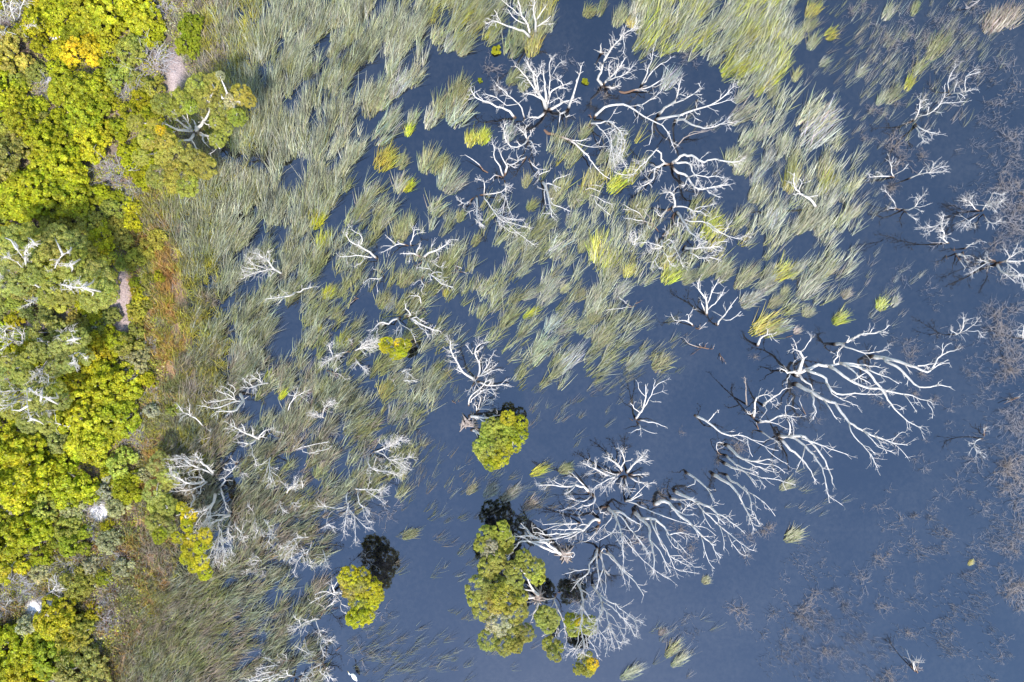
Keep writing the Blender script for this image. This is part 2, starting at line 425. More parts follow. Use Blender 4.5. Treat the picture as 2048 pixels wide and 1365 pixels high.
dead('single straight white stick lying far left in upper open water', 'C3', '5:245,1045 200,1020 150,965 90,930', .9, .35, .1, 5, name='fallen_branch', cat='branch')
dead('sprawling dead tree with horizontal beam and trailing twig tangle', 'C3', '6:160,1175 165,1240 160,1290 175,1340; 165,1170 240,1165 310,1150 340,1120; 200,1165 205,1090 155,1075; 155,1180 100,1215 55,1205; 195,1170 240,1240 280,1290 330,1330 400,1350 470,1365; 280,1290 350,1310 430,1320; 330,1330 380,1380 440,1420 500,1470; 280,1290 300,1350 390,1400; 100,1215 80,1240', 2.2, .35, 3.0, 6, land='the sprawling tree with a horizontal beam')
dead('dead tree with brown stub and limbs hanging down from it', 'C3', '8:550,1090 575,1120 590,1180 600,1240 610,1300; 570,1090 620,1110 665,1130; 610,1100 640,1070 700,1055; 590,1190 620,1230 680,1250 720,1270; 565,1130 575,1230; 620,1110 640,1150; 600,1240 630,1290', 2.6, .45, 1.0, 6.5, land='the tree with a brown stub')
dead('thin spreading dead branches lying on sedge at the upper centre', 'C3', '740,1115 800,1115 870,1110 910,1120; 745,1120 800,1150 860,1180 970,1225; 740,1125 750,1180 770,1210; 800,1150 840,1130 900,1150; 860,1180 880,1220 960,1290', 1.2, .25, 1.2, 4, name='fallen_branch', cat='branch')
dead('large dead tree with orange broken butt and limbs reaching right', 'E1', '8:790,240 840,200 890,160 960,150 1030,175 1090,215 1150,200 1220,185 1320,205 1400,210 1480,205; 8:790,265 860,320 930,345 970,390 1000,440 1060,480 1130,475 1220,455 1360,440; 1130,475 1180,520 1270,565; 950,370 930,440 880,440; 830,240 890,220 970,235 1000,300 1040,370 1070,410; 780,240 720,230 690,250 640,270 630,330 610,390 550,430 460,480; 720,215 690,190 690,130 635,105 570,180 520,230 480,280 430,320 400,340 300,345 240,310; 960,345 1060,345 1150,360 1230,350 1300,370; 1220,455 1300,430 1350,380; 640,270 600,300 560,310; 610,390 570,400 530,420; 690,250 690,320 670,370', 3.0, .35, 2.2, 7, land='the tree with the orange broken butt')
dead('dead tree hung with pale beards of twigs below the orange-butted one', 'E1', '7:800,655 830,640 820,560 790,515 740,510; 830,660 900,650 960,675 1010,690 1080,700 1130,740; 1010,680 1080,655 1160,645 1220,625; 790,680 740,690 700,730 670,740 650,700; 840,700 880,740 910,800 960,870 1020,940 1070,1000 1120,1060; 910,775 980,790 1060,800 1130,810 1180,830 1240,880 1310,920 1390,950 1460,965 1520,930; 820,700 810,760 830,820; 1310,920 1340,860 1370,810; 850,750 860,800 850,850; 1130,810 1200,870 1250,910', 2.8, .35, 2.4, 6.5, land='the beard-hung tree')
dead('contorted white dead tree half sunk in olive sedge', 'E1', '6.5:690,960 695,1050 640,1065 600,1060; 690,1030 640,1020 560,1000 480,1005 430,1020 410,1000 390,950; 700,950 740,900 760,900 740,940; 720,1000 770,980 810,990; 740,1010 790,1060; 680,1070 650,1140 620,1190 600,1250; 700,1080 750,1140 770,1190 800,1225; 800,1000 850,1080 880,1160 910,1240; 430,1010 450,950 440,900; 420,1000 400,940 420,900; 430,1000 480,950 500,900; 640,1160 650,1220 690,1260; 600,1060 580,1090 560,1080', 2.2, .4, 3.2, 6.5, land='the contorted white tree')
dead('low dead tree spreading flat right of the contorted white one', 'E1', '6.5:920,1030 940,1060 1030,1060 1110,1050 1180,1055 1260,1040; 1030,1055 1080,1010 1130,990; 1180,1050 1240,1000 1340,990; 970,1100 1000,1110 1060,1150 1130,1160 1180,1150 1260,1170; 1110,1050 1130,1105; 1180,1055 1280,1080; 1000,1110 1000,1160', 1.8, .3, 2.2, 5.5)
dead('two long thin crossing sticks on sedge left of the contorted tree', 'E1', '4.5:670,880 600,850 540,790 480,720 400,680 330,630; 620,860 560,800 450,780 330,765; 690,950 640,850 580,760 520,675; 400,680 320,680; 540,790 580,870', 1.2, .22, 1.0, 4, name='fallen_branch', cat='branch')
dead('white curved dead trunk rising in the pale right-hand sedge', 'C4', '7.5:590,1250 560,1200 510,1175 480,1150 460,1120 460,1040; 480,1140 500,1100 490,1075; 510,1170 550,1180 600,1175; 500,1160 450,1165; 500,1100 520,1075', 3.4, .5, .5, 7, land='the curved white trunk on the right')

# ---- middle left
dead('white feathery dead branch with fan of twigs on the left sedge bed', 'D1', '6:470,520 400,480 350,420 300,380 265,350; 440,500 380,480 300,490 200,520 150,550; 330,470 240,440 190,390; 400,515 360,525; 300,490 220,470 150,460; 250,500 180,500 140,490; 240,440 180,420', 2.0, .4, 4.0, 5.5, land='the white feathery branch')
dead('short thick dead branch at the sedge edge below the feathery branch', 'D1', '6:580,650 540,680 480,700 400,710 330,715; 570,640 560,620; 575,670 630,640 700,620; 370,710 365,680; 480,710 430,750', 1.6, .35, 1.2, 6)
dead('pale dead branch forking left among tussocks at the left middle', 'D1', '6.5:1230,395 1160,340 1080,290 1000,250 970,190; 1105,290 1100,220 1050,180 1015,158; 1200,385 1130,375 1050,370 980,375 920,375; 1130,395 1080,435 1040,460; 980,380 980,430; 1080,290 1070,250', 2.0, .4, 1.4, 6, land='the pale fork at the left middle')
dead('small crooked dead branch below the pale left middle fork', 'D1', '1280,520 1240,550 1160,555 1110,590; 1270,510 1240,480 1190,475; 1230,550 1220,600 1225,660; 1160,555 1150,600', 1.3, .35, .9, 4)
dead('tiny bent white stick in left middle sedge', 'D1', '4:1100,735 1060,710 1030,730 990,765; 1060,710 1035,695', .8, .3, .2, 4, name='fallen_branch', cat='branch')
dead('knotted dead branch with upturned arm in blue gap left of centre', 'D1', '1495,295 1490,260 1510,220 1520,160 1560,160; 1490,290 1400,275 1360,290 1290,330 1255,340; 1370,275 1330,240 1285,200; 1360,290 1310,290 1270,290; 1400,275 1380,255', 1.8, .4, .8, 5, land='the knotted branch left of centre')
dead('twisted dead tree with pale upper limb left of centre', 'D1', '6.5:1590,390 1630,350 1690,325 1750,300 1800,240; 1600,400 1650,420 1700,390; 1600,410 1560,440 1540,460; 1600,395 1540,360 1490,350 1410,350; 1530,350 1570,275; 1490,350 1480,420; 1650,420 1720,460 1760,440; 1620,420 1640,470 1560,460', 2.0, .4, 1.8, 5.5, land='the twisted tree left of centre')
dead('dead branches bending down from the twisted tree base', 'D1', '5.5:1610,500 1680,540 1740,590 1830,625; 1610,500 1580,540 1580,580 1590,610 1575,660; 1640,515 1700,500 1740,505; 1580,555 1540,580 1510,605; 1680,540 1730,570; 1640,520 1660,560', 1.6, .35, 1.2, 5)
dead('small triangular tangle of white sticks in open water left of centre', 'D1', '4:1910,500 1870,495 1800,510; 1870,495 1850,450 1900,470; 1870,495 1940,510', .8, .3, .6, 4, name='fallen_branch', cat='branch')
dead('hooked white dead branch above the small green-crowned tree', 'D1', '5:1575,770 1570,720 1540,690 1490,690; 1575,770 1540,820 1500,825; 1578,770 1610,830; 1575,775 1570,830', 1.6, .4, .9, 5)
dead('dead brush tree with feathery right limb left of the small green-crowned tree', 'D1', '5:1030,1135 1080,1110 1150,1085 1200,1060; 1030,1135 940,1150 860,1190 780,1240; 1030,1130 1020,1080 1000,1045; 1040,1150 1050,1210 1090,1260 1130,1285; 880,1180 840,1120 835,1080; 1080,1110 1130,1060 1180,1040; 1080,1110 1150,1110 1210,1100; 940,1150 920,1200', 1.6, .35, 3.2, 5, land='the feathery brush tree')
dead('low dead branch in a curve under the feathery brush tree', 'D1', '4.5:790,1310 830,1290 880,1310 930,1330 970,1365; 880,1310 900,1270; 830,1290 850,1330', 1.0, .3, 1.2, 4.5, name='fallen_branch', cat='branch')
dead('small dead stub right below the small green-crowned tree', 'D1', '5:1400,1310 1460,1280 1470,1320; 1400,1310 1420,1370 1520,1370; 1440,1300 1500,1330; 1400,1320 1350,1380', 1.2, .4, 1.4, 4)
dead('dead tree with raised fan of thin limbs above the leafy central tree', 'E3', '7:300,520 240,475 190,450 150,370 115,310 90,240 90,180; 310,500 340,440 330,370 300,290 310,240 360,200; 300,310 260,270 220,210; 320,500 360,460 400,400 440,340; 340,490 400,460 460,430 520,430; 320,520 400,560 480,555 575,560; 300,530 270,580 245,620; 190,450 130,420; 360,460 420,430 480,380; 400,400 430,330 460,270; 400,400 400,340; 330,370 350,320; 115,310 75,310; 400,560 450,520', 3.2, .45, 2.0, 6, land='the fan-limbed tree above centre')
dead('curved thin dead stem between fan-limbed tree and leafy central tree', 'E3', '5:245,740 250,680 300,620 370,560 400,500; 255,720 270,680 330,630 390,595 480,600; 390,595 440,620 460,640', 2.2, .45, 1.2, 5)
dead('small dead tree with curled twigs touching the leafy central tree', 'E3', '5.5:310,800 305,740 280,720; 315,790 350,740 390,690 440,685; 320,770 380,760 430,770; 340,740 380,680 390,640; 350,740 420,720 440,700; 320,770 340,720 350,660', 2.4, .5, 1.6, 5)
dead('tiny pale twig alone left of the leafy central tree', 'E3', '3:155,722 125,705 100,690; 155,722 160,680', .5, .4, .3, 3, name='fallen_branch', cat='branch')
dead('little thin stick leaning in sedge left of the fan-limbed tree', 'E3', '2.5:120,530 95,490 60,450 30,420', .7, .4, .3, 2.5, name='fallen_branch', cat='branch')
dead('bent white twig lying at the right edge of the central sedge', 'D2', '4.5:1310,870 1290,850 1320,840; 1300,870 1260,870 1210,830 1180,800; 1290,880 1200,880 1100,895', .9, .3, .5, 4, name='fallen_branch', cat='branch', land='the bent white twig')

# ---- right of centre
dead('isolated dead tree with upright forks in open water right of the leafy central tree', 'D8', '6:670,128 700,85 720,60 740,-20 740,-100; 700,85 670,50 640,20; 725,55 790,-60 820,-100 860,-120; 765,10 840,15; 690,130 760,140 820,155 875,175; 690,135 710,180 680,190 645,215; 715,180 750,205 800,215; 740,-20 700,-70 690,-110; 790,-60 800,-125; 660,125 650,130', 2.6, .5, .7, 5.5, land='the isolated forked tree')
dead('upright dead tree with candelabra branches in dark water right of centre', 'D3', '6.5:350,345 355,280 330,220 295,180 305,120; 360,280 380,210 410,150 430,110; 365,300 400,270 430,240 460,180; 355,270 340,200; 380,210 385,170; 350,340 330,290 320,260', 2.6, .6, 1.2, 6, land='the candelabra tree')
dead('forked dead stem with two long curved arms right of the candelabra tree', 'D3', '5.5:415,410 430,380 460,340 500,290 545,230; 440,375 500,370 565,320; 530,350 565,345; 415,405 405,390; 470,330 510,290', 2.4, .55, .4, 5.5)
dead('small dead branch with upright fork left below the candelabra tree', 'D3', '5:270,415 240,385 200,375 165,400; 245,385 240,350 265,310; 275,425 310,425 350,390; 240,350 225,340; 200,375 180,380; 190,390 150,370 130,335', 1.6, .4, .8, 4.5)
dead('long crooked dead branch floating dark below the candelabra tree', 'D3', '5:400,560 340,550 300,540 240,520 210,485; 410,560 440,590 455,630; 310,540 310,520; 340,550 350,520; 380,560 400,535; 430,580 440,620', .9, .2, 1.0, 4.5, name='fallen_branch', cat='branch')
dead('thick short dead trunk bending into the round olive tussock', 'D3', '7.5:665,535 680,490 720,470 760,460; 730,465 725,425; 740,470 755,500; 760,460 785,445', 1.8, .5, .6, 7)
dead('short straight white log beside the round olive tussock', 'D3', '5:815,492 850,480 885,470', .25, .2, 0, 5, name='fallen_log', cat='log')
dead('huge sprawling white dead tree with many long limbs sweeping right', 'D3', '12:905,720 930,680 950,610 930,570 885,550; 930,575 980,520 1005,460; 915,565 900,520 885,490; 920,690 870,700 850,700 820,680 805,690; 870,705 855,740 850,765; 10:940,695 1000,670 1050,650 1110,660 1180,640 1260,650 1330,655 1430,670; 8:1110,660 1180,700 1240,745 1330,790 1420,800 1500,820 1570,830 1650,855 1750,885; 1560,825 1610,880 1655,945; 1700,880 1750,920 1750,985; 8:1180,650 1260,660 1340,690 1400,760 1450,820 1480,870 1520,930 1600,1000 1690,1045; 1330,670 1420,710 1480,730 1545,770; 1130,645 1160,600 1170,560 1200,540; 1200,650 1260,690 1300,730 1370,770; 8:960,690 1040,710 1090,740 1110,790 1160,830 1230,835 1310,830 1420,835; 1100,770 1130,830 1200,870 1290,905; 10:895,765 960,800 1030,840 1080,870 1150,890 1190,950 1240,1010 1320,1060 1400,1095 1500,1130 1600,1150; 1230,1010 1250,1070 1320,1150 1370,1210 1410,1290; 1330,1060 1380,1120 1420,1160 1500,1190; 1090,880 1130,950 1160,990; 1010,830 1015,900 1030,950 1015,990; 930,720 970,760 1000,780 1020,830; 1500,1130 1540,1080 1580,1070; 1500,1130 1560,1180 1600,1230; 1400,1095 1440,1150 1470,1200; 1320,1150 1360,1160 1390,1200; 950,620 975,600; 1230,745 1280,740 1340,700', 4.2, .34, 1.5, 9, land='the huge sprawling tree')
dead('dead limb with spiky end reaching right above the huge sprawling tree', 'D3', '8:1140,525 1200,520 1250,490 1330,460 1420,450 1485,405; 1220,510 1235,475; 1370,450 1385,420; 1420,450 1480,455; 1180,530 1250,555 1330,575 1420,570 1470,560; 1250,490 1270,500', 3.2, .35, 1.4, 7)
dead('paired smooth dead trunks bending right at the right end of the huge tree', 'D3', '11:1370,600 1450,610 1540,630 1620,660 1700,690 1740,690 1770,640 1810,590 1890,565; 1740,690 1790,650 1860,640; 1810,590 1830,540 1860,520; 1815,590 1820,515; 1640,660 1700,655 1790,640; 8:1430,620 1530,660 1590,720 1640,770 1700,795 1780,775 1870,790; 1780,775 1800,755; 1790,650 1850,620', 3.2, .33, .8, 9, land='the paired smooth trunks')
dead('dead tree with curled white top below the dark reflection of the huge tree', 'D3', '6.5:640,985 650,920 660,860 700,835 750,845; 700,910 740,870 800,830 850,795; 700,840 730,880 700,910; 700,890 720,930 690,980; 640,970 610,940; 650,930 620,960 600,940', 2.4, .45, 1.0, 6)
dead('single brown upright dead stake left of the huge sprawling tree', 'D3', '5:600,905 595,830 590,730; 590,735 582,728', 2.6, .7, .2, 5, mat=M_BROWN, name='dead_sapling')
dead('low dead tree with thin limbs crossing between curled top and long limbs', 'D3', '6:660,1010 740,1000 790,970 850,965 910,975; 840,970 840,900 910,925; 720,1000 790,1020 850,1050; 680,1060 740,1100 800,1140; 680,1060 660,1010; 740,1000 690,1000; 850,965 880,1000 890,1090', 2.2, .4, 1.2, 5)
dead('leaning dead stem alone in dark water right of the huge tree base', 'D3', '3:975,975 945,920 925,870', 1.0, .5, .3, 3, name='fallen_branch', cat='branch')
dead('smooth dead tree with three long arching limbs pointing down right', 'D8', '9:1585,228 1660,235 1730,270 1790,320 1840,390 1880,470 1900,560; 8:1670,230 1760,240 1830,310 1890,390 1920,470 1950,560; 1720,235 1830,280 1940,320 2040,355; 1660,230 1665,170 1650,130; 1890,500 1900,600 1950,640 2000,675; 1900,570 1915,660; 1600,240 1650,300 1720,360 1780,430 1830,520; 1760,320 1740,380 1700,460', 3.0, .34, 1.0, 8, land='the three-limbed arching tree')
dead('long low dead limb running right with hanging side branch', 'D8', '6.5:1045,95 1120,130 1170,170 1230,210 1290,225 1360,230 1420,255 1500,270; 1115,155 1160,110 1195,75; 1205,95 1200,65; 1390,250 1400,310 1425,365; 1430,260 1500,300 1590,325; 1500,300 1560,360 1650,410; 1160,110 1180,90', 2.4, .32, .6, 6, land='the long low limb')
dead('dead tree of two parallel smooth stems pointing right', 'D8', '8.5:1255,285 1300,330 1360,380 1450,390 1550,380; 1340,365 1420,410 1500,445 1590,465; 1430,395 1500,410 1560,420 1630,465; 6:1250,350 1300,400 1330,420 1400,440 1460,470; 3:1235,370 1200,330 1195,280 1240,278; 1500,445 1540,420 1560,460', 3.0, .36, .9, 7, land='the parallel smooth stems')
dead('smooth dead trunk below the parallel stems ending in sparse twigs', 'D8', '8.5:1240,405 1290,430 1350,450 1400,480 1440,545; 1370,450 1450,485 1550,505 1620,525 1700,545; 1460,490 1510,560; 1610,530 1640,580; 1550,505 1590,490; 1400,480 1450,540', 3.0, .36, 1.2, 8)
dead('brown-footed dead trunk with narrow fan of tips in dark water', 'D8', '9:1165,475 1220,505 1280,540 1330,600 1360,660 1390,720 1420,790 1435,835; 1370,680 1430,720 1470,800; 1390,720 1450,760 1470,795; 1350,650 1340,610; 1400,740 1410,800', 3.2, .4, 1.2, 8, land='the brown-footed trunk')
dead('thin forked dead stem behind the brown-footed trunk', 'D8', '6.5:1255,475 1290,520 1360,560 1400,600 1410,660 1430,740; 1390,590 1450,620 1520,680 1570,745; 1365,540 1390,580; 1360,535 1395,600; 1430,605 1445,660', 3.0, .4, .7, 6)
dead('small isolated dead stem with elbowed side twig left of the brown-footed trunk', 'D8', '6.5:995,465 1050,500 1110,540 1150,590 1170,640 1205,665; 1060,510 1050,535 1010,555; 1130,560 1160,580; 1150,590 1180,640', 2.6, .45, .6, 6)
dead('big smooth dead tree with parallel limbs streaming down right', 'D8', '9:920,580 970,610 1040,640 1080,660 1150,690 1200,730 1260,760 1310,800 1375,855; 7:895,630 960,640 1030,635; 1060,650 1120,720 1180,770 1230,820 1290,870 1350,920 1430,965; 1200,790 1230,850 1240,960; 1260,850 1310,940 1380,1000; 1100,700 1120,760 1160,820; 1150,690 1190,720 1210,790; 1120,720 1180,740 1250,800; 1310,890 1290,940; 1350,920 1380,980', 3.4, .33, 1.3, 8.5, land='the streaming smooth tree')
dead('pale bent dead tree with spiny side branch left of the streaming tree', 'D8', '10:790,670 840,650 890,660 930,710 980,760 1040,800 1090,860 1150,910 1180,960 1220,1010; 1100,880 1120,960 1140,1040 1180,1080; 880,680 940,710 1000,740 1050,730; 960,720 1000,690 1050,660; 955,665 970,700; 1040,800 1080,880; 1000,690 1020,660; 1150,910 1190,930; 1120,960 1110,1010', 3.4, .33, 1.2, 8.5, land='the pale bent tree')
dead('stout brown-based dead tree with many limbs hanging toward the bottom', 'D8', '10:660,715 710,760 760,810 770,900 790,960 800,1060 790,1100; 8:730,745 800,770 860,810 890,860 960,850 1020,865; 760,780 810,850 840,920 900,1000 950,1030 1010,1060; 870,830 900,920 960,960; 780,900 830,970 870,1060 900,1110; 800,790 810,840 840,900; 840,920 880,960 930,1080 1060,1110; 900,1000 960,1000 1050,1070 1090,1070; 890,860 930,900 1000,980', 3.2, .33, 1.6, 8.5, land='the stout brown-based tree')
dead('very thin long dead pole lying between pale bent and stout trees', 'D8', '4:600,640 680,670 760,710 840,740 930,770 1030,800 1130,820 1190,870', 2.4, .3, .4, 4, name='dead_sapling')
dead('short dark dead stub with raised pale arm above the stout tree', 'D8', '6:605,650 650,640 720,605; 5:600,650 640,640 700,590 740,545', 2.0, .45, .2, 5, name='tree_stump', cat='stump')
dead('tangled white dead tree in the middle of the lower thicket', 'D8', '8:500,680 530,720 560,770 580,850 590,920; 500,680 460,690 450,720 480,725; 520,690 530,730 490,790 470,830; 8:540,700 600,730 650,770 710,800; 550,720 610,780 660,850 700,900 740,960 770,1030; 560,760 540,830 500,870 440,900; 600,860 590,950 600,1010; 590,830 610,900 650,950 700,1000 760,1060 830,1110 900,1150; 470,830 530,850 590,850; 680,850 700,820 710,790; 490,790 440,830 400,890; 530,850 560,900 600,970 590,1090; 580,850 640,900 660,980; 660,850 720,920 770,1000', 3.0, .36, 2.0, 7.5, land='the tangled white tree')
dead('dead tree looping left with fine twigs above the tangled white tree', 'D8', '7:380,595 350,560 290,550 230,560 150,545 60,550; 365,590 340,540 300,500 270,470; 385,600 410,620 415,640 390,670 340,680 300,700; 390,615 340,650 290,640 235,630; 330,650 280,680 200,710; 360,570 300,540 240,520; 230,560 170,530 140,520; 290,550 260,580 220,600; 290,640 240,615; 340,680 310,720 320,740', 2.6, .4, 2.2, 6, land='the left-looping tree')
dead('wide dead tree crown with ball of fine twigs in its middle', 'D8', '8:590,455 570,420 530,390 495,370; 600,430 600,360 570,310; 600,400 640,390 650,380; 615,470 660,420 700,380 730,355; 590,465 520,490 450,460 390,430 335,405; 425,440 415,390; 580,480 500,510 430,550 390,580; 560,485 500,540 470,590; 600,475 620,550 635,590; 620,480 680,520 730,530 785,530; 620,475 700,480 730,475; 560,485 520,470 480,455; 570,480 540,520 520,560; 600,480 580,530 600,560', 2.8, .45, 4.0, 6.5, land='the twig-ball tree')
dead('low forked white branch reaching left below the left-looping tree', 'D8', '5.5:330,785 250,795 160,795 80,800; 230,795 150,810 85,835; 85,835 75,855', 1.6, .3, .5, 5)
dead('hooked dead trunk with long bundled limbs running left to the leafy clump', 'D8', '8:445,790 440,770 400,770 380,800 340,830 280,850 200,860 100,860 20,850; 440,800 430,830 400,870 370,890; 350,825 280,830 220,830 140,830; 280,860 200,880 130,890 60,900; 340,830 280,870 220,890; 380,800 330,800 270,830; 100,860 60,830 20,820; 430,830 380,900 330,910', 2.6, .33, 1.4, 6, land='the hooked trunk')
dead('fine tall dead tree with thin stems falling straight down', 'D6', '6:945,430 930,490 890,540 880,600 830,640 790,690; 885,575 830,580 740,600; 940,440 940,540 960,640 990,740; 945,440 975,520 980,560 1020,610; 960,430 980,560 960,620 930,700 900,760; 990,450 1040,510 1080,560 1110,620 1120,670; 1000,450 1060,520 1130,600 1190,660 1240,740; 1070,520 1100,570 1170,620; 975,440 1000,450; 940,540 950,620 940,700; 985,560 1000,650 995,740', 3.0, .4, 1.0, 6, land='the straight-falling stems')
dead('white dead tree with lower limbs spraying between the small leafy balls', 'E6', '7:430,190 470,280 490,350 490,430 490,540 480,720 500,860 510,1040; 490,280 560,350 580,420 590,500; 490,450 450,540 400,560; 500,440 530,550 600,650; 480,740 440,840 430,930 360,1000 310,1060; 480,860 440,960 380,1060; 500,870 520,940 490,1030; 500,780 540,840 550,960; 550,850 610,930 640,1000 670,1070; 430,190 420,160; 430,930 400,970 340,980; 440,960 430,1030', 3.6, .42, 2.4, 6, land='the tree spraying between leafy balls')
dead('lowest white dead tree with long limb pointing to the bottom right', 'E6', '7:600,220 680,330 710,430 720,540 680,620 640,710 620,800; 680,340 720,360 800,430 880,460 960,530 1040,590 1110,640 1190,680; 740,430 830,490 900,560 980,640 1050,720 1100,830; 720,450 770,540 790,640 790,720 830,850 840,960; 790,540 850,620 900,700 940,770 970,850; 800,730 860,830 900,890 980,890; 870,840 900,920 920,980; 660,650 680,750 740,830 780,900 775,1000; 1110,640 1130,770; 640,710 610,780 560,850; 650,720 660,800 640,880; 680,750 700,830 690,930; 775,1000 760,1040; 790,720 760,760 720,790', 3.6, .38, 2.2, 7, land='the lowest white dead tree')

# ---- right hand side, small grey trees
dead('grey dead tree with two raised right arms at the upper right', 'D4', '5.5:285,325 310,290 320,230; 300,300 350,295 400,260 430,215; 370,280 420,245 520,235; 430,215 430,160; 290,340 340,370 405,385; 295,345 340,420; 285,325 255,340; 350,295 360,260', 2.2, .5, 1.6, 5, land='the two-armed grey tree')
dead('thin grey dead shrub tree above the two-armed grey tree', 'D4', '3.5:450,205 500,195 550,185; 450,205 450,130 480,80; 520,190 530,120 570,90; 470,200 490,150; 530,120 590,100', 2.0, .5, 2.2, 3.5)
dead('small white branched stub left of the spraying grey tree', 'D4', '4:205,585 190,560 180,510; 195,575 240,545 265,520; 200,580 160,575 90,580', 1.4, .5, 1.0, 4)
dead('small white dead tree spraying right in dark right-hand water', 'D4', '4.5:260,590 310,570 360,560 380,520; 340,565 430,530; 360,560 400,555 440,545; 310,570 330,545', 1.8, .45, 2.6, 4.5, land='the spraying grey tree')
dead('grey dead tree with long dark reflection below the spraying tree', 'D4', '4.5:235,728 290,720 310,690 330,665; 245,735 300,775; 240,730 180,720; 215,715 190,680 160,640; 290,720 325,735; 310,690 300,670', 2.0, .5, 2.0, 4.5)
dead('rounded lacy dead shrub tree with spoke limbs at right', 'D4', '4:600,738 630,700 690,690; 590,745 540,780 525,800; 600,740 640,790 680,780; 590,740 540,690 520,680; 640,690 650,650 690,660; 630,700 660,730; 540,780 570,800; 540,690 560,660', 1.8, .45, 4.0, 4, land='the lacy dead shrub tree')
dead('white curved dead stem with feathery left-pointing top at right', 'E7', '5:610,415 550,370 540,290 515,220 530,120; 540,360 500,340 500,300; 520,170 450,200 370,220 260,220; 470,190 390,260 330,300; 530,120 550,60; 530,120 490,80; 400,215 340,190', 2.6, .55, 2.8, 4.5, land='the feathery-topped stem')
dead('brown dead log touching the foot of the feathery-topped stem', 'E7', '4.5:620,425 520,415 390,410; 520,415 540,470', .6, .25, .6, 4.5, mat=M_TWIG, name='fallen_branch', cat='branch')
dead('low crossed dead sticks with dark water around right of the feathery-topped stem', 'E7', '5:680,535 740,560 800,570 870,570; 790,490 880,440 985,390; 770,490 790,570 810,630 860,660; 560,550 580,600; 680,540 740,620 810,720; 680,535 670,480', 1.4, .35, 1.2, 4.5)
dead('white limbed dead tree leaving the right edge above a dark tangle', 'E7', '7:1200,660 1250,760 1330,800 1460,815; 1220,650 1300,640 1400,640 1540,635; 1310,660 1380,710 1460,780 1510,850 1539,950; 1300,640 1370,590 1450,540 1500,520; 1200,640 1120,620 1085,570; 1200,650 1090,650 1000,620; 1370,590 1420,520 1460,430; 1350,600 1330,530 1300,490; 1090,650 980,720 870,790', 2.2, .4, 3.0, 6, land='the white tree at the right edge')
dead('curly pale dead shrub with dark sticks at the right below middle', 'D4', '3.5:465,1295 500,1290 520,1240 515,1220; 500,1295 550,1260 580,1230; 540,1290 580,1280 605,1310; 500,1295 460,1280', 1.6, .5, 2.6, 3.5)
dead('small white forked twig tree near the lower right with dark sticks', 'E5', '4:820,850 760,870 750,910 770,960; 820,845 815,780; 745,890 710,890; 815,790 840,770', 1.2, .45, 1.8, 4)
dead('little white dead tuft with dark curved reflection at the bottom right', 'E4', '4:1085,1290 1070,1220 1100,1210; 1110,1310 1080,1230; 1085,1290 1100,1250', 1.3, .5, 2.5, 4)
dead('brown broken log cut by the top edge at the far right', 'C4', '7:1470,72 1500,45 1560,10 1600,-25; 1500,45 1480,20; 1560,10 1520,15', .7, .25, 1.0, 6, mat=M_TWIG, name='fallen_log', cat='log')
dead('grey dead pole leaning in at the right edge, upper of two', 'E5', '4:1106,545 1040,570 960,605; 1040,570 1080,540', .8, .25, .6, 4, name='fallen_branch', cat='branch')
dead('thin white dead stem standing at the right edge below the tangle', 'E5', '4:1095,145 1100,90 1103,45; 1098,120 1060,100', 1.6, .6, 1.4, 4, name='dead_sapling')

# ---- lower left thicket
dead('dead tree with five smooth limbs spreading left on lower left sedge', 'D5', '8.5:525,225 540,270 545,290 500,350 440,360 360,360; 535,290 470,300 400,330 330,335 260,325; 525,290 450,275 380,290 300,300; 510,285 440,240 390,230 365,210; 500,260 450,210 400,185; 490,240 480,200 440,170; 300,300 270,280; 380,290 350,280', 2.6, .35, .8, 6, land='the five-limbed tree')
dead('slim dead branch above right of the five-limbed tree', 'D5', '5.5:740,165 680,165 620,190 550,195; 690,160 640,130 590,140; 680,150 640,80; 620,190 560,150 540,130; 640,130 600,110', 1.8, .35, 1.4, 5)
dead('thin dead stem slanting down right at the rusty grass edge', 'D5', '5:295,470 240,430 180,390 130,370 85,310; 170,385 175,310; 130,370 100,350', 1.4, .3, .7, 4.5, name='dead_sapling', land='the slanting stem at the rusty grass')
dead('dead tree with forked left limb over a dark pool in lower left sedge', 'D5', '7:680,560 620,540 560,510 500,475 455,455; 640,570 590,590 510,575; 600,590 620,660 640,745; 650,560 690,500 730,490; 620,530 610,480; 560,510 535,450; 590,590 540,610; 660,550 700,520', 2.2, .4, 1.0, 5.5, land='the fork over the dark pool')
dead('small crooked twig below the slanting stem', 'D5', '2.5:270,490 350,510 300,550 250,550; 330,510 320,490', .6, .3, 1.2, 2.5, name='fallen_branch', cat='branch')
dead('long thin dead stem lying flat right of the dark pool', 'D5', '3.5:780,640 880,635 960,610 1050,590 1140,575; 940,620 1010,650 1150,620', 1.0, .25, .5, 3.5, name='fallen_branch', cat='branch')
dead('slender dead sapling hanging down beside the dark pool', 'D5', '4.5:745,660 730,720 735,790 745,860; 730,690 680,730 640,740; 745,655 780,660; 735,790 720,850; 740,800 770,870', 1.6, .35, 1.0, 4.5)
dead('short bent twig above the long thin stem', 'D5', '3:750,535 800,540 840,580; 800,540 830,510 770,505', .7, .3, .8, 3, name='fallen_branch', cat='branch')
dead('hooked dead branch with grey twig cloud in middle left sedge', 'D5', '4.5:1130,415 1080,395 1035,385; 1105,390 1120,330 1180,310; 1120,330 1160,290; 1080,395 1040,375', 1.4, .4, 4.0, 4.5, land='the hooked branch with twig cloud')
dead('long leaning pale twig above the hooked twig cloud', 'D5', '3.5:845,390 880,310 930,250 980,220; 880,310 930,200; 930,250 860,245', 1.2, .35, .8, 3.5, name='dead_sapling')
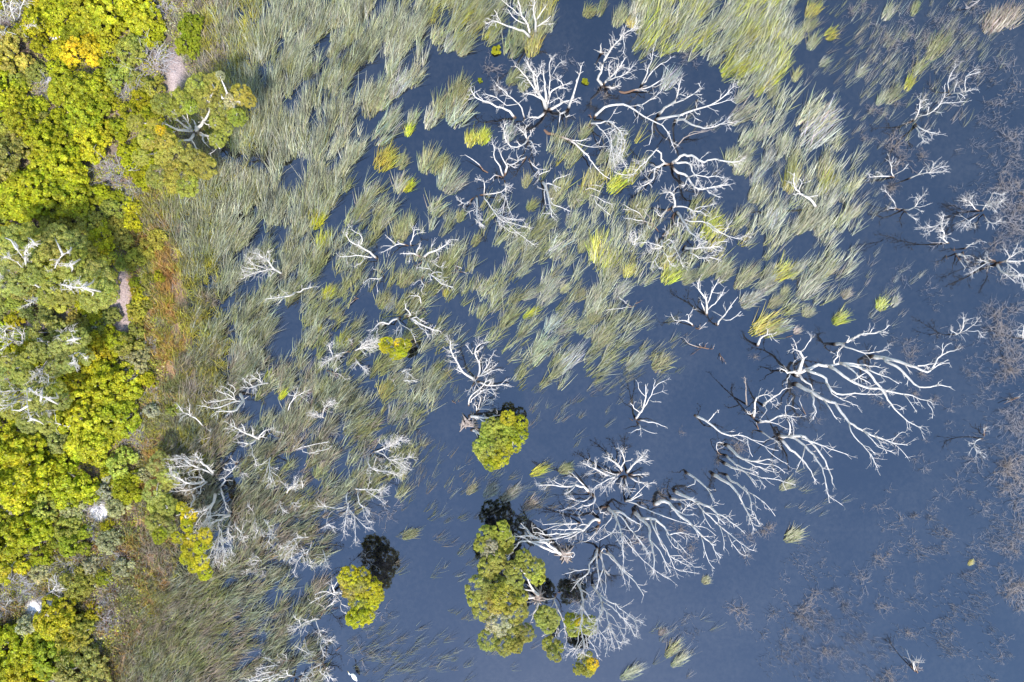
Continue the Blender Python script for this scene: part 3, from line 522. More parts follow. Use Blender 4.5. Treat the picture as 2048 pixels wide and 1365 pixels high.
dead('dead tree bending round a tussock with feathery tips by the open water', 'D5', '5:1450,645 1520,630 1570,600 1650,550; 1500,640 1560,690 1640,720 1690,760; 1450,660 1520,710; 1560,700 1660,690 1730,680; 1450,650 1420,720 1470,770 1560,785 1640,815; 1570,600 1610,570 1690,560; 1640,720 1700,720', 1.8, .35, 2.8, 4.5, land='the tree bending round a tussock')
dead('upper of two bushy dead trees spraying left at the shore', 'F3', '7.5:435,325 430,290 380,240 310,190 270,140; 420,300 340,270 250,240 150,250 30,245; 330,265 230,220 160,170 50,180; 240,225 170,160 100,145; 310,190 250,190 190,150; 340,270 270,270 210,300; 250,240 190,230 110,200; 435,325 430,370 415,400', 2.6, .36, 1.6, 6, land='the bushy tree spraying left')
dead('lower of two bushy dead trees spraying left at the shore', 'F3', '7:395,388 350,380 260,395 180,380 60,320; 360,400 300,430 200,460 60,470; 350,380 350,350 270,330 190,360; 320,420 330,480 290,490; 260,395 200,400 90,410; 200,460 140,440 80,440; 180,380 120,345; 240,445 190,480', 2.6, .36, 1.6, 6)
dead('bowed dead trunk dropping behind the golden shore tree', 'F3', '6.5:245,488 270,520 250,580 210,630 160,670 100,690', 2.0, .3, .3, 6, name='dead_sapling')
dead('tall dead tree with many down-swept stems beside the golden shore tree', 'F3', '9:455,480 450,540 410,600 340,650 250,660; 420,600 390,680 350,760; 410,620 320,700 280,780; 400,660 410,740 390,800; 460,480 510,430 545,370 530,340; 545,350 600,290 640,240; 510,440 540,560 580,650; 450,540 420,640 380,740 350,800; 340,650 300,680; 600,290 560,270; 520,460 540,520', 3.0, .4, 1.0, 6.5, land='the tall down-swept tree')
dead('small knotty dead top above the tall down-swept tree', 'F3', '4.5:660,230 640,210 600,170; 650,225 600,270 540,270; 660,235 690,270 690,300 750,310; 640,210 580,215', 1.6, .4, 1.4, 4.5)
dead('broad dead tree with rake of thin limbs right of the golden shore tree', 'F3', '8:615,680 560,690 510,730 470,740 390,800 320,850; 600,690 500,680 400,700; 490,740 490,870 480,980 460,1110; 490,800 510,830 530,950 535,1140; 610,710 590,780 580,850 620,890; 630,700 650,790 700,850 720,900; 640,690 710,730; 480,870 430,1000 400,1080; 520,900 600,960 610,1030; 590,780 560,850 600,920; 700,850 670,900; 470,740 400,760 330,780; 530,950 560,1050', 3.0, .36, 1.8, 6.5, land='the rake-limbed tree')
dead('pair of thin drooping dead stems right of the rake-limbed tree', 'F3', '4:880,700 940,780 965,870 940,930; 885,710 860,800 820,880; 870,720 890,870; 880,700 820,690 800,650 750,590; 820,690 820,740 810,800; 820,740 840,830; 940,780 980,840', 1.6, .35, 1.4, 4)
dead('small hooped dead branch in reeds at the lower left centre', 'F3', '4.5:1105,510 1130,440 1210,390; 1100,515 1045,570 1060,620 1100,660; 1120,510 1140,540 1150,580 1230,610; 1150,580 1200,570', 1.4, .35, 1.4, 4.5)
dead('tiny white stake beside the hooped branch', 'F3', '3.5:1255,465 1250,400 1240,370; 1252,430 1265,400', .9, .5, .4, 3.5, name='dead_sapling')
dead('dead tree with spread rack of limbs in lower middle sedge', 'F3', '5:1325,870 1290,890 1210,890 1150,930 1060,990; 1250,895 1180,960 1110,1040 1080,1100; 1230,920 1160,1020 1150,1090; 1325,870 1335,940 1300,1010 1260,1040 1210,1110 1170,1210; 1320,980 1290,1050 1300,1130 1330,1150; 1180,960 1110,980 1050,1060; 1150,930 1120,930; 1260,1040 1270,1100', 1.8, .33, 1.8, 4.5, land='the rack-limbed tree')
dead('small forked dead stem right of the rack-limbed tree', 'F3', '4:1430,980 1450,1040 1470,1100 1480,1150; 1450,1060 1420,1130; 1440,990 1480,1010', 1.4, .4, 1.2, 4)
dead('bleached spidery dead branch on sedge near the bottom left', 'F3', '4.5:890,1100 850,1100 780,1100; 885,1110 820,1150 740,1200; 880,1120 840,1200; 890,1110 890,1230; 860,1080 810,1060; 880,1090 780,1140', 1.2, .3, 3.2, 4, land='the spidery branch')
dead('curled dead root above the rack-limbed tree', 'F3', '4:1400,850 1380,820 1370,790; 1410,820 1450,790 1500,770; 1400,845 1430,850', .9, .35, 1.6, 3.5, name='fallen_branch', cat='branch')
dead('large dead tree with limbs spraying both ways at the open water edge', 'D5', '5.5:1310,895 1400,910 1500,910 1540,920; 1380,910 1440,930 1500,980 1540,1010; 1290,890 1270,960 1280,1020 1270,1090 1250,1210; 1270,1030 1200,1040 1140,1030 1070,1025; 1190,1040 1140,1100 1140,1150 1170,1170; 1340,905 1360,1010 1410,1040 1430,1080; 1280,1040 1320,1080 1330,1160 1335,1270; 1320,1075 1380,1150 1440,1180; 1370,1030 1410,1110 1430,1135; 1275,1040 1310,1090 1300,1150; 1140,1030 1090,1000; 1500,910 1530,895; 1270,1090 1240,1150', 2.4, .36, 1.6, 5, land='the tree spraying both ways')
dead('dead branch with twig fan below the yellow-green leaning tree', 'F2', '5:1200,420 1100,440 1000,460 900,520 760,600; 1190,420 1250,300 1400,150; 1130,440 1130,510 1170,600 1200,690 1260,750 1350,760; 1190,700 1200,830 1230,980; 900,520 870,450 800,400; 1170,600 1240,600; 1260,750 1400,740', 1.6, .3, 2.4, 4, land='the twig fan by the leaning tree')
dead('thin dead stem curving down in bottom left sedge', 'F2', '3.5:960,680 970,800 1010,900 1020,950; 1010,940 930,890 830,840; 1010,930 950,980', 1.0, .35, 1.6, 3.5, name='dead_sapling')
dead('flat zigzag dead branch near the bottom left edge', 'F2', '4:960,1070 890,1060 810,1040 740,1050 620,1045 480,1030 340,1000; 700,1040 670,970 620,940; 480,1030 400,1010', 1.0, .2, 1.0, 4, name='fallen_branch', cat='branch')
dead('bottom edge dead tree with bundle of limbs pointing left', 'F2', '5.5:630,1215 540,1250 420,1300 300,1340 140,1350; 610,1210 500,1220 350,1225 200,1300; 640,1180 600,1110 450,1120 280,1165; 635,1200 645,1130 620,1060; 420,1300 330,1310 200,1330; 540,1250 470,1310 400,1380', 1.8, .3, 1.4, 5, land='the bottom edge tree pointing left')
dead('dead branches cut by the bottom edge beside the bundle of limbs', 'F2', '5:820,1270 700,1250 690,1190; 800,1275 650,1270 540,1330 480,1400; 810,1280 810,1400; 870,1240 900,1400; 880,1240 1000,1290 1040,1400', 1.6, .35, 1.0, 5)
dead('white dead tree standing at the bottom edge left of the egret', 'F2', '6:1220,1060 1180,1100 1080,1150 1010,1230 930,1340; 1190,1110 1190,1220 1250,1250 1310,1350; 1240,1075 1260,1180 1320,1260 1370,1340; 1250,1180 1250,1250 1200,1330; 1080,1150 1030,1160; 1260,1180 1310,1160', 2.0, .4, 1.4, 5.5, land='the tree left of the egret')
dead('short curved white log floating above the egret', 'F2', '4.5:1300,870 1360,885 1430,885 1490,860', .25, .15, 0, 4.5, name='fallen_log', cat='log')

# ---- dead trees among the shrubs on the bank
dead('bare white tree on the bank at the left edge with limbs to all sides', 'E8', '8:185,600 160,570 100,540 50,520 0,515; 60,520 40,470 0,435; 130,560 80,590 0,640; 190,590 205,560 200,500 150,450 70,425; 180,620 150,650 60,690 -20,700; 190,620 190,640 250,690 320,690; 180,640 160,680 130,760 85,820; 250,690 300,740; 190,640 180,720 150,780; 205,500 215,460; 160,680 110,720', 4.8, .5, 1.6, 6, land='the bare white tree at the left edge')
dead('small white crooked dead branch standing in bank scrub', 'E8', '5.5:510,530 515,510 580,510 630,480 670,460; 550,515 560,570 590,620; 575,505 540,465; 580,510 610,500', 3.4, .6, 1.2, 5)
dead('thin forked dead limbs over dark litter on the bank', 'E8', '4.5:310,560 340,535 380,555 430,590; 335,545 350,590 410,620; 380,555 400,560', 3.0, .6, .8, 4.5)
dead('pale dead tree spreading downward on the bank below the bare one', 'E8', '6:440,715 430,740 390,800 340,850 310,890; 400,790 380,870 400,940; 410,800 440,880 440,940; 380,870 360,930; 390,800 350,830', 3.6, .5, 1.6, 5)
dead('short dead sprig amid olive foliage on the bank', 'E8', '4.5:515,650 550,700 550,760 520,790; 512,660 500,730; 550,720 575,710', 3.4, .6, 1.4, 4.5)
dead('stout bent white dead tree at the left edge lower bank', 'E8', '9:290,1110 270,1090 230,1070 150,1090 110,1130 0,1140; 240,1075 215,1020 130,1010 -20,1020; 200,1030 110,1080 30,1100; 230,1075 195,1120 220,1180 260,1240; 290,1110 370,1170 450,1190; 110,1130 60,1160 -10,1170; 370,1170 385,1220; 220,1180 270,1210', 4.4, .45, 1.4, 7, land='the stout bent white tree on the bank')
dead('slim white branch lying over lime shrubs on the lower bank', 'E8', '5:575,1365 570,1330 490,1300 440,1270 370,1265; 570,1330 640,1330; 490,1300 430,1300', 3.0, .4, .8, 5)
dead('pale tangled dead limbs in the upper left corner of the bank', 'C1', '5:100,140 40,100 -10,80; 100,140 60,40 80,-10; 100,140 160,180 190,140; 110,120 120,60 150,0; 40,100 20,40 30,-10; 60,150 20,190 -10,190', 3.2, .5, 2.5, 4.5)
dead('bleached branch litter on white sand at the lower left', 'C6', '3.5:215,870 240,910; 230,870 290,830 340,790 330,750; 290,830 380,800; 10,960 40,900 60,870; 20,990 10,960', 1.4, .3, 1.8, 3.5, name='fallen_branch', cat='branch')

# ------------------------------------------------------------------ foliage meshes (shared between copies)
def leaf_cloud(P, Nrm, size, rng, colvar=.28, aspect=.62):
    n = len(P)
    nr = Nrm + rng.normal(0, .45, (n, 3)); nr[:, 2] += .25; nr /= np.linalg.norm(nr, axis=1)[:, None] + 1e-9
    a = rng.normal(0, 1, (n, 3)); u = np.cross(nr, a); u /= np.linalg.norm(u, axis=1)[:, None] + 1e-9
    v = np.cross(nr, u)
    s = (size * rng.uniform(.6, 1.35, n))[:, None]
    bend = nr * s * .25
    V = np.stack([P - u * s, P + v * s * aspect - bend * .3, P + u * s, P - v * s * aspect - bend * .3], 1).reshape(-1, 3)
    Q = np.arange(n * 4).reshape(n, 4)
    br = np.clip(rng.normal(1, colvar, n), .45, 1.8)
    c = np.stack([br * rng.normal(1, .08, n), br, br * rng.uniform(.7, 1.5, n)], 1)
    return V, Q, np.repeat(c, 4, 0)
def dome_points(rng, n, nsub=46, sub=.2, flat=.78, down=-.35):
    d = rng.normal(0, 1, (nsub * 3, 3)); d /= np.linalg.norm(d, axis=1)[:, None]
    d = d[d[:, 2] > down][:nsub]
    rad = rng.uniform(.62, .86, len(d))
    C = d * rad[:, None]
    k = rng.integers(0, len(d), n); sr = rng.uniform(.7, 1.3, len(d)) * sub
    o = rng.normal(0, 1, (n, 3)) + d[k] * .9; o[:, 2] += .35; o /= np.linalg.norm(o, axis=1)[:, None]
    P = C[k] + o * (sr[k] * rng.uniform(.6, 1.05, n))[:, None]
    P[:, 2] *= flat
    return P, o
def make_lobe(seed, n=9500, leaf=.034):
    rng = np.random.default_rng(seed)
    P, o = dome_points(rng, n, 95, .17)
    V, Q, c = leaf_cloud(P, o, leaf, rng)
    return quads_mesh('crown_leaves', V, Q, M_LEAF, c)
def make_shrub(seed, n=15000, leaf=.034, lobes=7):
    rng = np.random.default_rng(seed)
    Vs = []; Qs = []; Cs = []; b = 0
    for i in range(lobes):
        a = i * 2.4 + rng.uniform(-.4, .4); rr = 0 if i == 0 else rng.uniform(.35, .68)
        r = rng.uniform(.42, .6) if i == 0 else rng.uniform(.26, .46)
        P, o = dome_points(rng, n // lobes, 40, .22, .8)
        P = P * r + np.array([math.cos(a) * rr, math.sin(a) * rr, .55 - rr * .45 + rng.uniform(-.06, .06)])
        V, Q, c = leaf_cloud(P, o, leaf, rng)
        tint = rng.uniform(.82, 1.15)
        Vs.append(V); Qs.append(Q + b); Cs.append(c * tint); b += len(V)
    return quads_mesh('shrub_leaves', np.concatenate(Vs), np.concatenate(Qs), M_LEAF, np.concatenate(Cs))
LOBES = [make_lobe(40 + i) for i in range(6)]
SHRUBS = [make_shrub(60 + i, lobes=6 + i % 4) for i in range(7)]

def make_brush(seed, stems=26, spread=.9, mat=None, lean=0.0, zup=.9):
    """dead twiggy shrub, radius about 1"""
    rnd = random.Random(seed); mb = MB()
    def grow(p, d, l, r, lev):
        pts = [p]; c = d.copy()
        for s in range(3):
            c = (c + Vector((rnd.gauss(0, .34), rnd.gauss(0, .34), rnd.gauss(-.08, .2)))).normalized()
            pts.append(pts[-1] + c * l / 3)
        mb.tube(pts, [r, r * .85, r * .7, r * .5], 3, False)
        if lev > 0:
            for k in range(rnd.choice((2, 3, 3))):
                q = pts[rnd.choice((1, 2, 3))]
                dd = (c + Vector((rnd.gauss(0, .55), rnd.gauss(0, .55), rnd.gauss(.05, .35)))).normalized()
                grow(q, dd, l * rnd.uniform(.45, .7), r * .62, lev - 1)
    for i in range(stems):
        a = rnd.uniform(0, 6.283); e = rnd.uniform(.15, zup)
        d = Vector((math.cos(a) * spread + lean, math.sin(a) * spread + lean * .6, e)).normalized()
        b = Vector((rnd.gauss(0, .12), rnd.gauss(0, .12), -.12))
        grow(b, d, rnd.uniform(.4, 1.0), rnd.uniform(.010, .016), 2)
    return mb.mesh('brush', mat or M_TWIG)
BRUSH = [make_brush(300 + i, 9 + 3 * (i % 3), .9, M_TWIG, .3 * (i % 3)) for i in range(6)]
BRUSHB = [make_brush(330 + i, 18, .6, M_BROWN, .5, 1.2) for i in range(2)]
GREY = [make_brush(350 + i, 60, .95, M_GREYWOOD, 0, 1.1) for i in range(3)]
def stem_mesh(seed):
    rnd = random.Random(seed); mb = MB()
    for i in range(4):
        a = i * 1.6 + rnd.uniform(-.4, .4)
        mb.tube([Vector((0, 0, -.3)), Vector((math.cos(a) * .12, math.sin(a) * .12, .15)), Vector((math.cos(a) * .4, math.sin(a) * .4, .5))], [.05, .04, .02], 5)
    return mb.mesh('stem', M_TWIG)
STEMS = [stem_mesh(i) for i in range(2)]

CLR = {'lime': (.385, .39, .014), 'yel': (.445, .41, .016), 'olive': (.33, .32, .055), 'gold': (.64, .50, .02), 'gg': (.36, .365, .075),
       'green': (.28, .31, .015), 'oy': (.41, .36, .055), 'lg': (.385, .40, .055), 'dull': (.44, .41, .20)}
def vary(c, a=.12):
    k = R.uniform(1 - a, 1 + a)
    return (min(1, c[0] * k * R.uniform(.94, 1.06)), min(1, c[1] * k), min(1, c[2] * k * R.uniform(.8, 1.25)), 1)

def live(label, crop, base, lobes, limbs, h, wmain=6, slope=.5, tw=.6, land=None, cat='tree', name='paperbark_tree', roots=False, top=.52, sink=0.0):
    TREE_N[0] += 1; rnd = random.Random(5000 + TREE_N[0])
    bx, by = cp(crop, *base); zb = gh(bx, by); onland = bx < shore(by)
    root = empty(name, W(bx, by, zb if onland else 0)); B = root.location.copy()
    tag(root, label, cat)
    done = limbs_into(root, B, crop, limbs, h * top, slope, tw, wmain, M_BARK, rnd, zbase=zb if onland else None, fine=.7)
    s = CROP[crop][2]
    for i, l in enumerate(lobes):
        x, y, r = l[:3]; c = l[3] if len(l) > 3 else 'olive'
        px, py = cp(crop, x, y); rw = r / s * PXM * (1 - h / CAMH)
        zc = h - rw * .78 - rnd.uniform(0, .5) - sink
        zc = max(zc, .35 + rw * .3)
        P = W(px, py, zc) - B
        o = obj('crown', LOBES[rnd.randrange(6)], root)
        o.location = P; k = rnd.uniform(1.08, 1.26) * rw
        o.scale = (k * rnd.uniform(.92, 1.1), k * rnd.uniform(.92, 1.1), k * rnd.uniform(.8, 1.0)); o.rotation_euler = (0, 0, rnd.uniform(0, 6.28))
        o.color = vary(CLR[c])
        # limb carrying this clump
        best = min(done, key=lambda q: (q[0] - Vector((px, py))).length)
        st = W(best[0].x, best[0].y, best[1]) - B
        mid = st.lerp(P, .55) + Vector((rnd.gauss(0, .12), rnd.gauss(0, .12), -.15))
        mb = MB(); mb.tube([st, mid, P + Vector((0, 0, rw * .25))], [.06, .045, .02], 5); mb.build('limb', M_BARK, root)
    if roots:
        mb = MB()
        for k in range(26):
            a = rnd.uniform(0, 6.28); l = rnd.uniform(.35, .95)
            p0 = Vector((rnd.gauss(0, .12), rnd.gauss(0, .12), .3)); p2 = Vector((math.cos(a) * l, math.sin(a) * l, -.15))
            mb.tube([p0, p0.lerp(p2, .5) + Vector((0, 0, .12)), p2], [.06, .04, .02], 4)
        mb.build('roots', M_BROWN, root)
    if land: LAND.append((bx, by, land))
    return root

live('broad olive paperbark with open white-limbed middle at the shore edge', 'F1', (640, 700),
     [(320, 430, 95, 'olive'), (500, 400, 115, 'lg'), (440, 490, 85), (600, 460, 65, 'lg'), (270, 470, 60), (660, 250, 110, 'lg'), (800, 220, 85, 'oy'), (730, 370, 105), (880, 330, 80), (880, 160, 50, 'dull'),
      (900, 480, 110), (1050, 560, 95, 'lg'), (1080, 340, 100, 'oy'), (1160, 400, 70, 'oy'), (980, 400, 70, 'dull'), (850, 610, 75, 'lg'), (940, 680, 65, 'lg'), (860, 780, 90, 'lg'), (240, 640, 75, 'oy'), (300, 690, 50, 'gold'),
      (180, 780, 100, 'oy'), (350, 790, 105, 'oy'), (60, 620, 90), (450, 930, 165, 'oy'), (600, 1000, 130), (730, 1040, 110, 'oy'), (500, 1140, 150, 'oy'), (280, 1130, 120, 'olive'), (560, 1240, 100, 'lg'), (330, 950, 90, 'oy'), (110, 950, 80, 'lg')],
     '10:640,700 700,640 740,570 780,480 770,380; 620,690 560,690 470,680 330,620; 590,690 530,640 450,580 350,490; 540,660 470,590 400,500; 600,690 570,610 510,540 480,480; 575,620 545,500; 680,720 750,745 830,740; 750,745 770,790 830,800; 9:640,720 600,770 540,780 440,810 380,830; 600,790 640,860 670,940; 690,760 760,840; 830,800 840,860 780,915; 720,620 780,630; 650,690 640,620 600,580; 780,480 860,420 960,360 1050,400; 960,380 1000,430',
     4.6, 9, .6, .7, land='the broad olive paperbark', top=.7, sink=.2)
live('leafy central tree with one golden tuft and bleached trunks to its left', 'E3', (245, 880),
     [(440, 920, 85, 'lg'), (580, 840, 62, 'yel'), (560, 900, 80, 'lg'), (690, 880, 60, 'lime'), (680, 980, 70, 'lime'), (620, 1070, 75, 'lime'), (420, 1130, 115, 'lg'), (345, 1080, 70, 'lg'), (500, 1180, 90, 'lime'), (560, 1100, 60, 'olive'), (590, 980, 80, 'lg'), (410, 980, 60, 'lg'), (440, 1220, 60, 'lime'), (520, 1020, 70, 'lg')],
     '9:240,820 330,830 420,840 500,815; 8:260,935 330,970 390,1020 430,1090; 330,830 390,880 430,920; 300,850 340,840; 420,840 540,860 640,900; 300,950 320,1000', 3.0, 9, .4, .9, land='the leafy central tree', roots=True)
live('yellow-green leaning tree with white limbs on its left near the bottom', 'D7', (690, 690),
     [(820, 575, 75, 'yel'), (910, 570, 65, 'yel'), (850, 670, 85, 'oy'), (960, 670, 85, 'yel'), (1015, 720, 55, 'yel'), (900, 770, 80, 'oy'), (980, 780, 60, 'yel'), (880, 880, 80, 'yel'), (950, 870, 50, 'yel'), (840, 880, 45, 'yel'), (780, 600, 40, 'oy'), (900, 640, 60, 'oy')],
     '7:690,690 740,700 800,700 860,690; 740,725 690,700 640,690 560,710; 650,700 590,740 520,775; 740,725 760,780 820,800 880,820; 750,770 760,830 820,865; 700,680 690,640 680,600; 710,660 740,590 800,580; 600,730 560,740', 3.4, 6, .5, 1.2, land='the yellow-green leaning tree')
live('golden shore tree hung beside the bushy dead trees', 'F3', (300, 780),
     [(155, 610, 48, 'yel'), (215, 700, 70, 'gold'), (200, 775, 55, 'yel'), (115, 890, 58, 'yel'), (250, 900, 85, 'yel'), (370, 870, 62, 'yel'), (225, 1010, 80, 'yel'), (390, 950, 50, 'yel'), (330, 1110, 75, 'yel'), (190, 1080, 50, 'lime'), (260, 1160, 50, 'lime'), (365, 1210, 60, 'lime'), (320, 980, 60, 'yel')],
     '6:300,780 260,800 230,850 240,950 300,1050; 240,820 200,720; 250,920 350,880', 3.8, 6, .5, .4, land='the golden shore tree')
live('tiny green crown with orange centre under white limbs left of centre', 'D1', (1420, 860),
     [(1290, 1075, 50, 'yel'), (1400, 1080, 48, 'gold'), (1450, 1090, 48, 'yel'), (1370, 1155, 52, 'yel'), (1290, 1115, 40, 'yel'), (1420, 1140, 45, 'lime')],
     '6.5:1420,860 1350,885 1310,920 1270,900 1230,915 1200,960 1165,975; 1410,890 1410,950 1390,1010 1350,1060; 1415,900 1420,1000 1410,1060; 1460,870 1530,890 1600,930 1670,960 1730,975; 1470,870 1540,910 1640,950 1670,990; 1430,920 1500,980 1530,1060; 1440,860 1490,840 1450,790 1450,760; 1540,930 1600,970 1630,1020; 1230,930 1220,1040; 1410,920 1380,960 1370,1050; 1480,875 1540,860 1600,900', 2.6, 6.5, .45, 1.2, land='the small green-crowned tree')
live('big rounded olive tree standing in open water at the bottom centre', 'D6', (560, 740),
     [(250, 560, 75), (180, 690, 78, 'olive'), (280, 680, 82), (400, 640, 72), (350, 750, 90, 'oy'), (220, 830, 82), (420, 840, 80, 'olive'), (320, 920, 92, 'dull'), (250, 1020, 70, 'olive'), (400, 1000, 82, 'oy'), (480, 980, 60, 'olive'), (350, 1060, 60, 'olive'), (420, 1060, 50, 'olive'), (470, 500, 58, 'olive'), (540, 570, 72, 'olive'), (560, 625, 50, 'lg'), (400, 560, 40), (300, 520, 60), (160, 760, 50, 'lg'), (440, 740, 60), (290, 800, 60, 'oy')],
     '9:575,745 540,710 500,650 480,600; 8:560,745 480,760 400,745 330,750; 500,650 530,600 540,560; 570,770 550,830 510,920; 480,760 440,800 400,850; 540,720 470,700 380,660; 400,745 320,700 260,680', 4.2, 8, .5, .6, land='the big rounded olive tree', roots=True)
live('bright green leafy crown on bleached arching trunk left of the hooked trunk', 'E2', (1420, 725),
     [(360, 470, 130, 'lg'), (560, 420, 120, 'lg'), (600, 560, 140, 'lg'), (300, 620, 130, 'lg'), (420, 640, 110, 'dull'), (640, 660, 90, 'lg'), (360, 740, 80, 'dull'), (590, 350, 70, 'lg')],
     '9:1420,725 1370,735 1300,710 1200,680 1100,630 980,590 900,540 820,510 740,490; 8:1350,690 1250,650 1180,590 1080,570 960,570 880,560 800,590 740,680 690,740 650,790 510,770; 1000,500 960,480 900,400 830,320; 1250,560 1150,550 1060,530 980,490 850,495 710,495; 1200,640 1250,560; 900,400 800,370; 1060,530 960,520; 5:1410,740 1550,720 1540,780 1400,775', 3.6, 8, .33, .8, land='the bright green arching tree', roots=True)
live('pale sparse leafy ball on white stems right of the big rounded olive tree', 'E6', (190, 325),
     [(60, 600, 130, 'gg'), (150, 640, 85, 'gg'), (100, 700, 90, 'gg'), (20, 540, 70, 'gg')],
     '5:195,325 170,380 170,430 200,500 240,580 280,660 290,730 300,800 310,880 280,970; 170,390 100,400 40,440; 200,500 205,680 215,760; 180,440 110,510 80,590; 290,740 240,760 220,840; 205,740 130,780 20,835; 195,325 235,325; 205,720 190,780 180,830', 3.0, 4.5, .45, 1.4, land='the pale leafy ball')
live('small round olive crown below the pale leafy ball', 'E6', (200, 840), [(130, 930, 100, 'olive'), (210, 960, 75, 'olive'), (80, 900, 60, 'olive'), (200, 1080, 55, 'olive'), (140, 1040, 60)],
     '4:220,760 200,840 170,900 150,960; 170,920 190,1030 200,1080', 2.2, 4, .6, .6, cat='tree')
live('small round crown with bright yellow centre between white limbs', 'E6', (470, 560), [(370, 640, 90, 'green'), (430, 650, 55, 'gold'), (390, 750, 80, 'lg'), (330, 600, 50, 'green'), (480, 620, 60, 'lg'), (560, 720, 90, 'gg'), (590, 640, 60, 'gg')],
     '4:490,480 470,560 430,640 400,700; 460,590 540,660 570,720', 3.0, 4, .6, .5)
live('lowest small round leafy crown with golden flecks near the bottom edge', 'E6', (520, 1060), [(530, 1160, 105, 'oy'), (450, 1210, 65, 'oy'), (610, 1150, 70, 'gold'), (560, 1240, 60, 'oy'), (570, 1040, 38, 'olive'), (470, 1060, 35, 'olive'), (600, 1230, 50, 'oy')],
     '4:505,1000 520,1060 530,1130 540,1180; 525,1080 570,1040', 2.2, 4, .6, .6)
live('big grey-green tree with sprays of pale limbs on the left bank', 'C5', (150, 330),
     [(90, 70, 85, 'gg'), (50, 140, 80, 'gg'), (240, 120, 95, 'gg'), (310, 200, 95, 'olive'), (330, 320, 100, 'gg'), (430, 110, 95, 'gg'), (480, 200, 75, 'olive'), (590, 300, 105, 'gg'), (620, 390, 90, 'gg'), (560, 430, 85, 'gg'), (150, 180, 85, 'gg'), (80, 240, 80, 'gg'), (170, 60, 80, 'gg'), (400, 400, 80, 'olive'), (300, 400, 70, 'gg'), (200, 280, 70, 'gg'), (30, 60, 70, 'gg'), (340, 60, 80, 'gg'), (520, 330, 70, 'gg'), (440, 270, 70, 'gg'), (20, 340, 70, 'gg'), (120, 350, 60, 'gg')],
     '7:150,330 160,250 150,150 200,90; 150,330 90,280 20,240 -20,220; 150,330 240,360 270,400 150,470; 90,290 40,330 -20,380; 160,250 80,200 30,180; 240,350 330,380; 270,330 400,350 500,360 470,330; 300,340 350,190 410,150; 350,230 425,225; 110,330 40,300 -20,300; 150,200 100,130', 5.4, 7, .9, 1.8, land='the big grey-green bank tree', top=.95, sink=1.0)
live('pale grey-green tree below the bare white tree on the left bank', 'E8', (520, 600),
     [(640, 560, 100, 'gg'), (730, 530, 90, 'gg'), (640, 660, 110, 'gg'), (560, 620, 90, 'gg'), (700, 640, 90, 'gg'), (430, 660, 90, 'gg'), (330, 640, 80, 'gg'), (500, 820, 90, 'gg'), (600, 760, 90, 'gg'), (790, 700, 70, 'gg')],
     '6:520,600 600,560 680,540; 520,620 600,650 680,640 780,710; 650,600 660,700 690,780; 520,620 440,660', 4.2, 6, .9, 1.8, top=.98, sink=1.0)
live('dull grey-green tree at the left edge of the lower bank', 'E8', (180, 900),
     [(80, 900, 110, 'gg'), (200, 830, 90, 'gg'), (300, 960, 100, 'gg'), (420, 960, 90, 'gg'), (380, 1090, 90, 'gg'), (520, 1010, 100, 'gg'), (560, 1110, 90, 'gg'), (100, 1180, 90, 'gg'), (260, 1290, 100, 'gg'), (420, 1320, 80, 'gg'), (30, 1040, 80, 'gg'), (60, 740, 90, 'gg'), (240, 740, 80, 'gg')],
     '6:180,900 250,980 330,1040 430,1080; 180,900 100,950 40,1000; 250,980 250,1150 280,1260; 190,890 120,820 60,760', 4.4, 6, .8, 1.4, top=.98, sink=.9)
live('round silver-green tree over the litter path on the left bank', 'C6', (940, 430), [(960, 60, 70, 'gg'), (1000, 300, 60, 'gg'), (930, 220, 70, 'gg'), (980, 430, 75, 'gg'), (930, 400, 60, 'gg'), (1010, 140, 70, 'gg'), (960, 480, 45, 'green')],
     '5:940,430 950,330 940,230 960,100; 945,400 1000,320', 2.6, 5, .5, .5)

# ------------------------------------------------------------------ labels that single out
USED = set()
ORD = ['', 'second ', 'third ', 'fourth ', 'fifth ', 'sixth ', 'seventh ', 'eighth ', 'ninth ', 'tenth ']
def rel(dx, dy):
    a = math.degrees(math.atan2(-dy, dx)) % 360
    return ['right of', 'upper right of', 'above', 'upper left of', 'left of', 'lower left of', 'below', 'lower right of'][int((a + 22.5) // 45) % 8]
def place_label(desc, px, py, marks, far=6):
    ms = sorted(marks, key=lambda m: (m[0] - px) ** 2 + (m[1] - py) ** 2)[:far]
    for pre in ('', 'next '):
        for m in ms:
            l = f"{pre}{desc} {rel(px - m[0], py - m[1])} {m[2]}"
            if l not in USED: USED.add(l); return l
    for o in ORD[1:]:
        for m in ms:
            l = f"{o.strip()} {desc} {rel(px - m[0], py - m[1])} {m[2]}"
            if l not in USED: USED.add(l); return l
    return desc

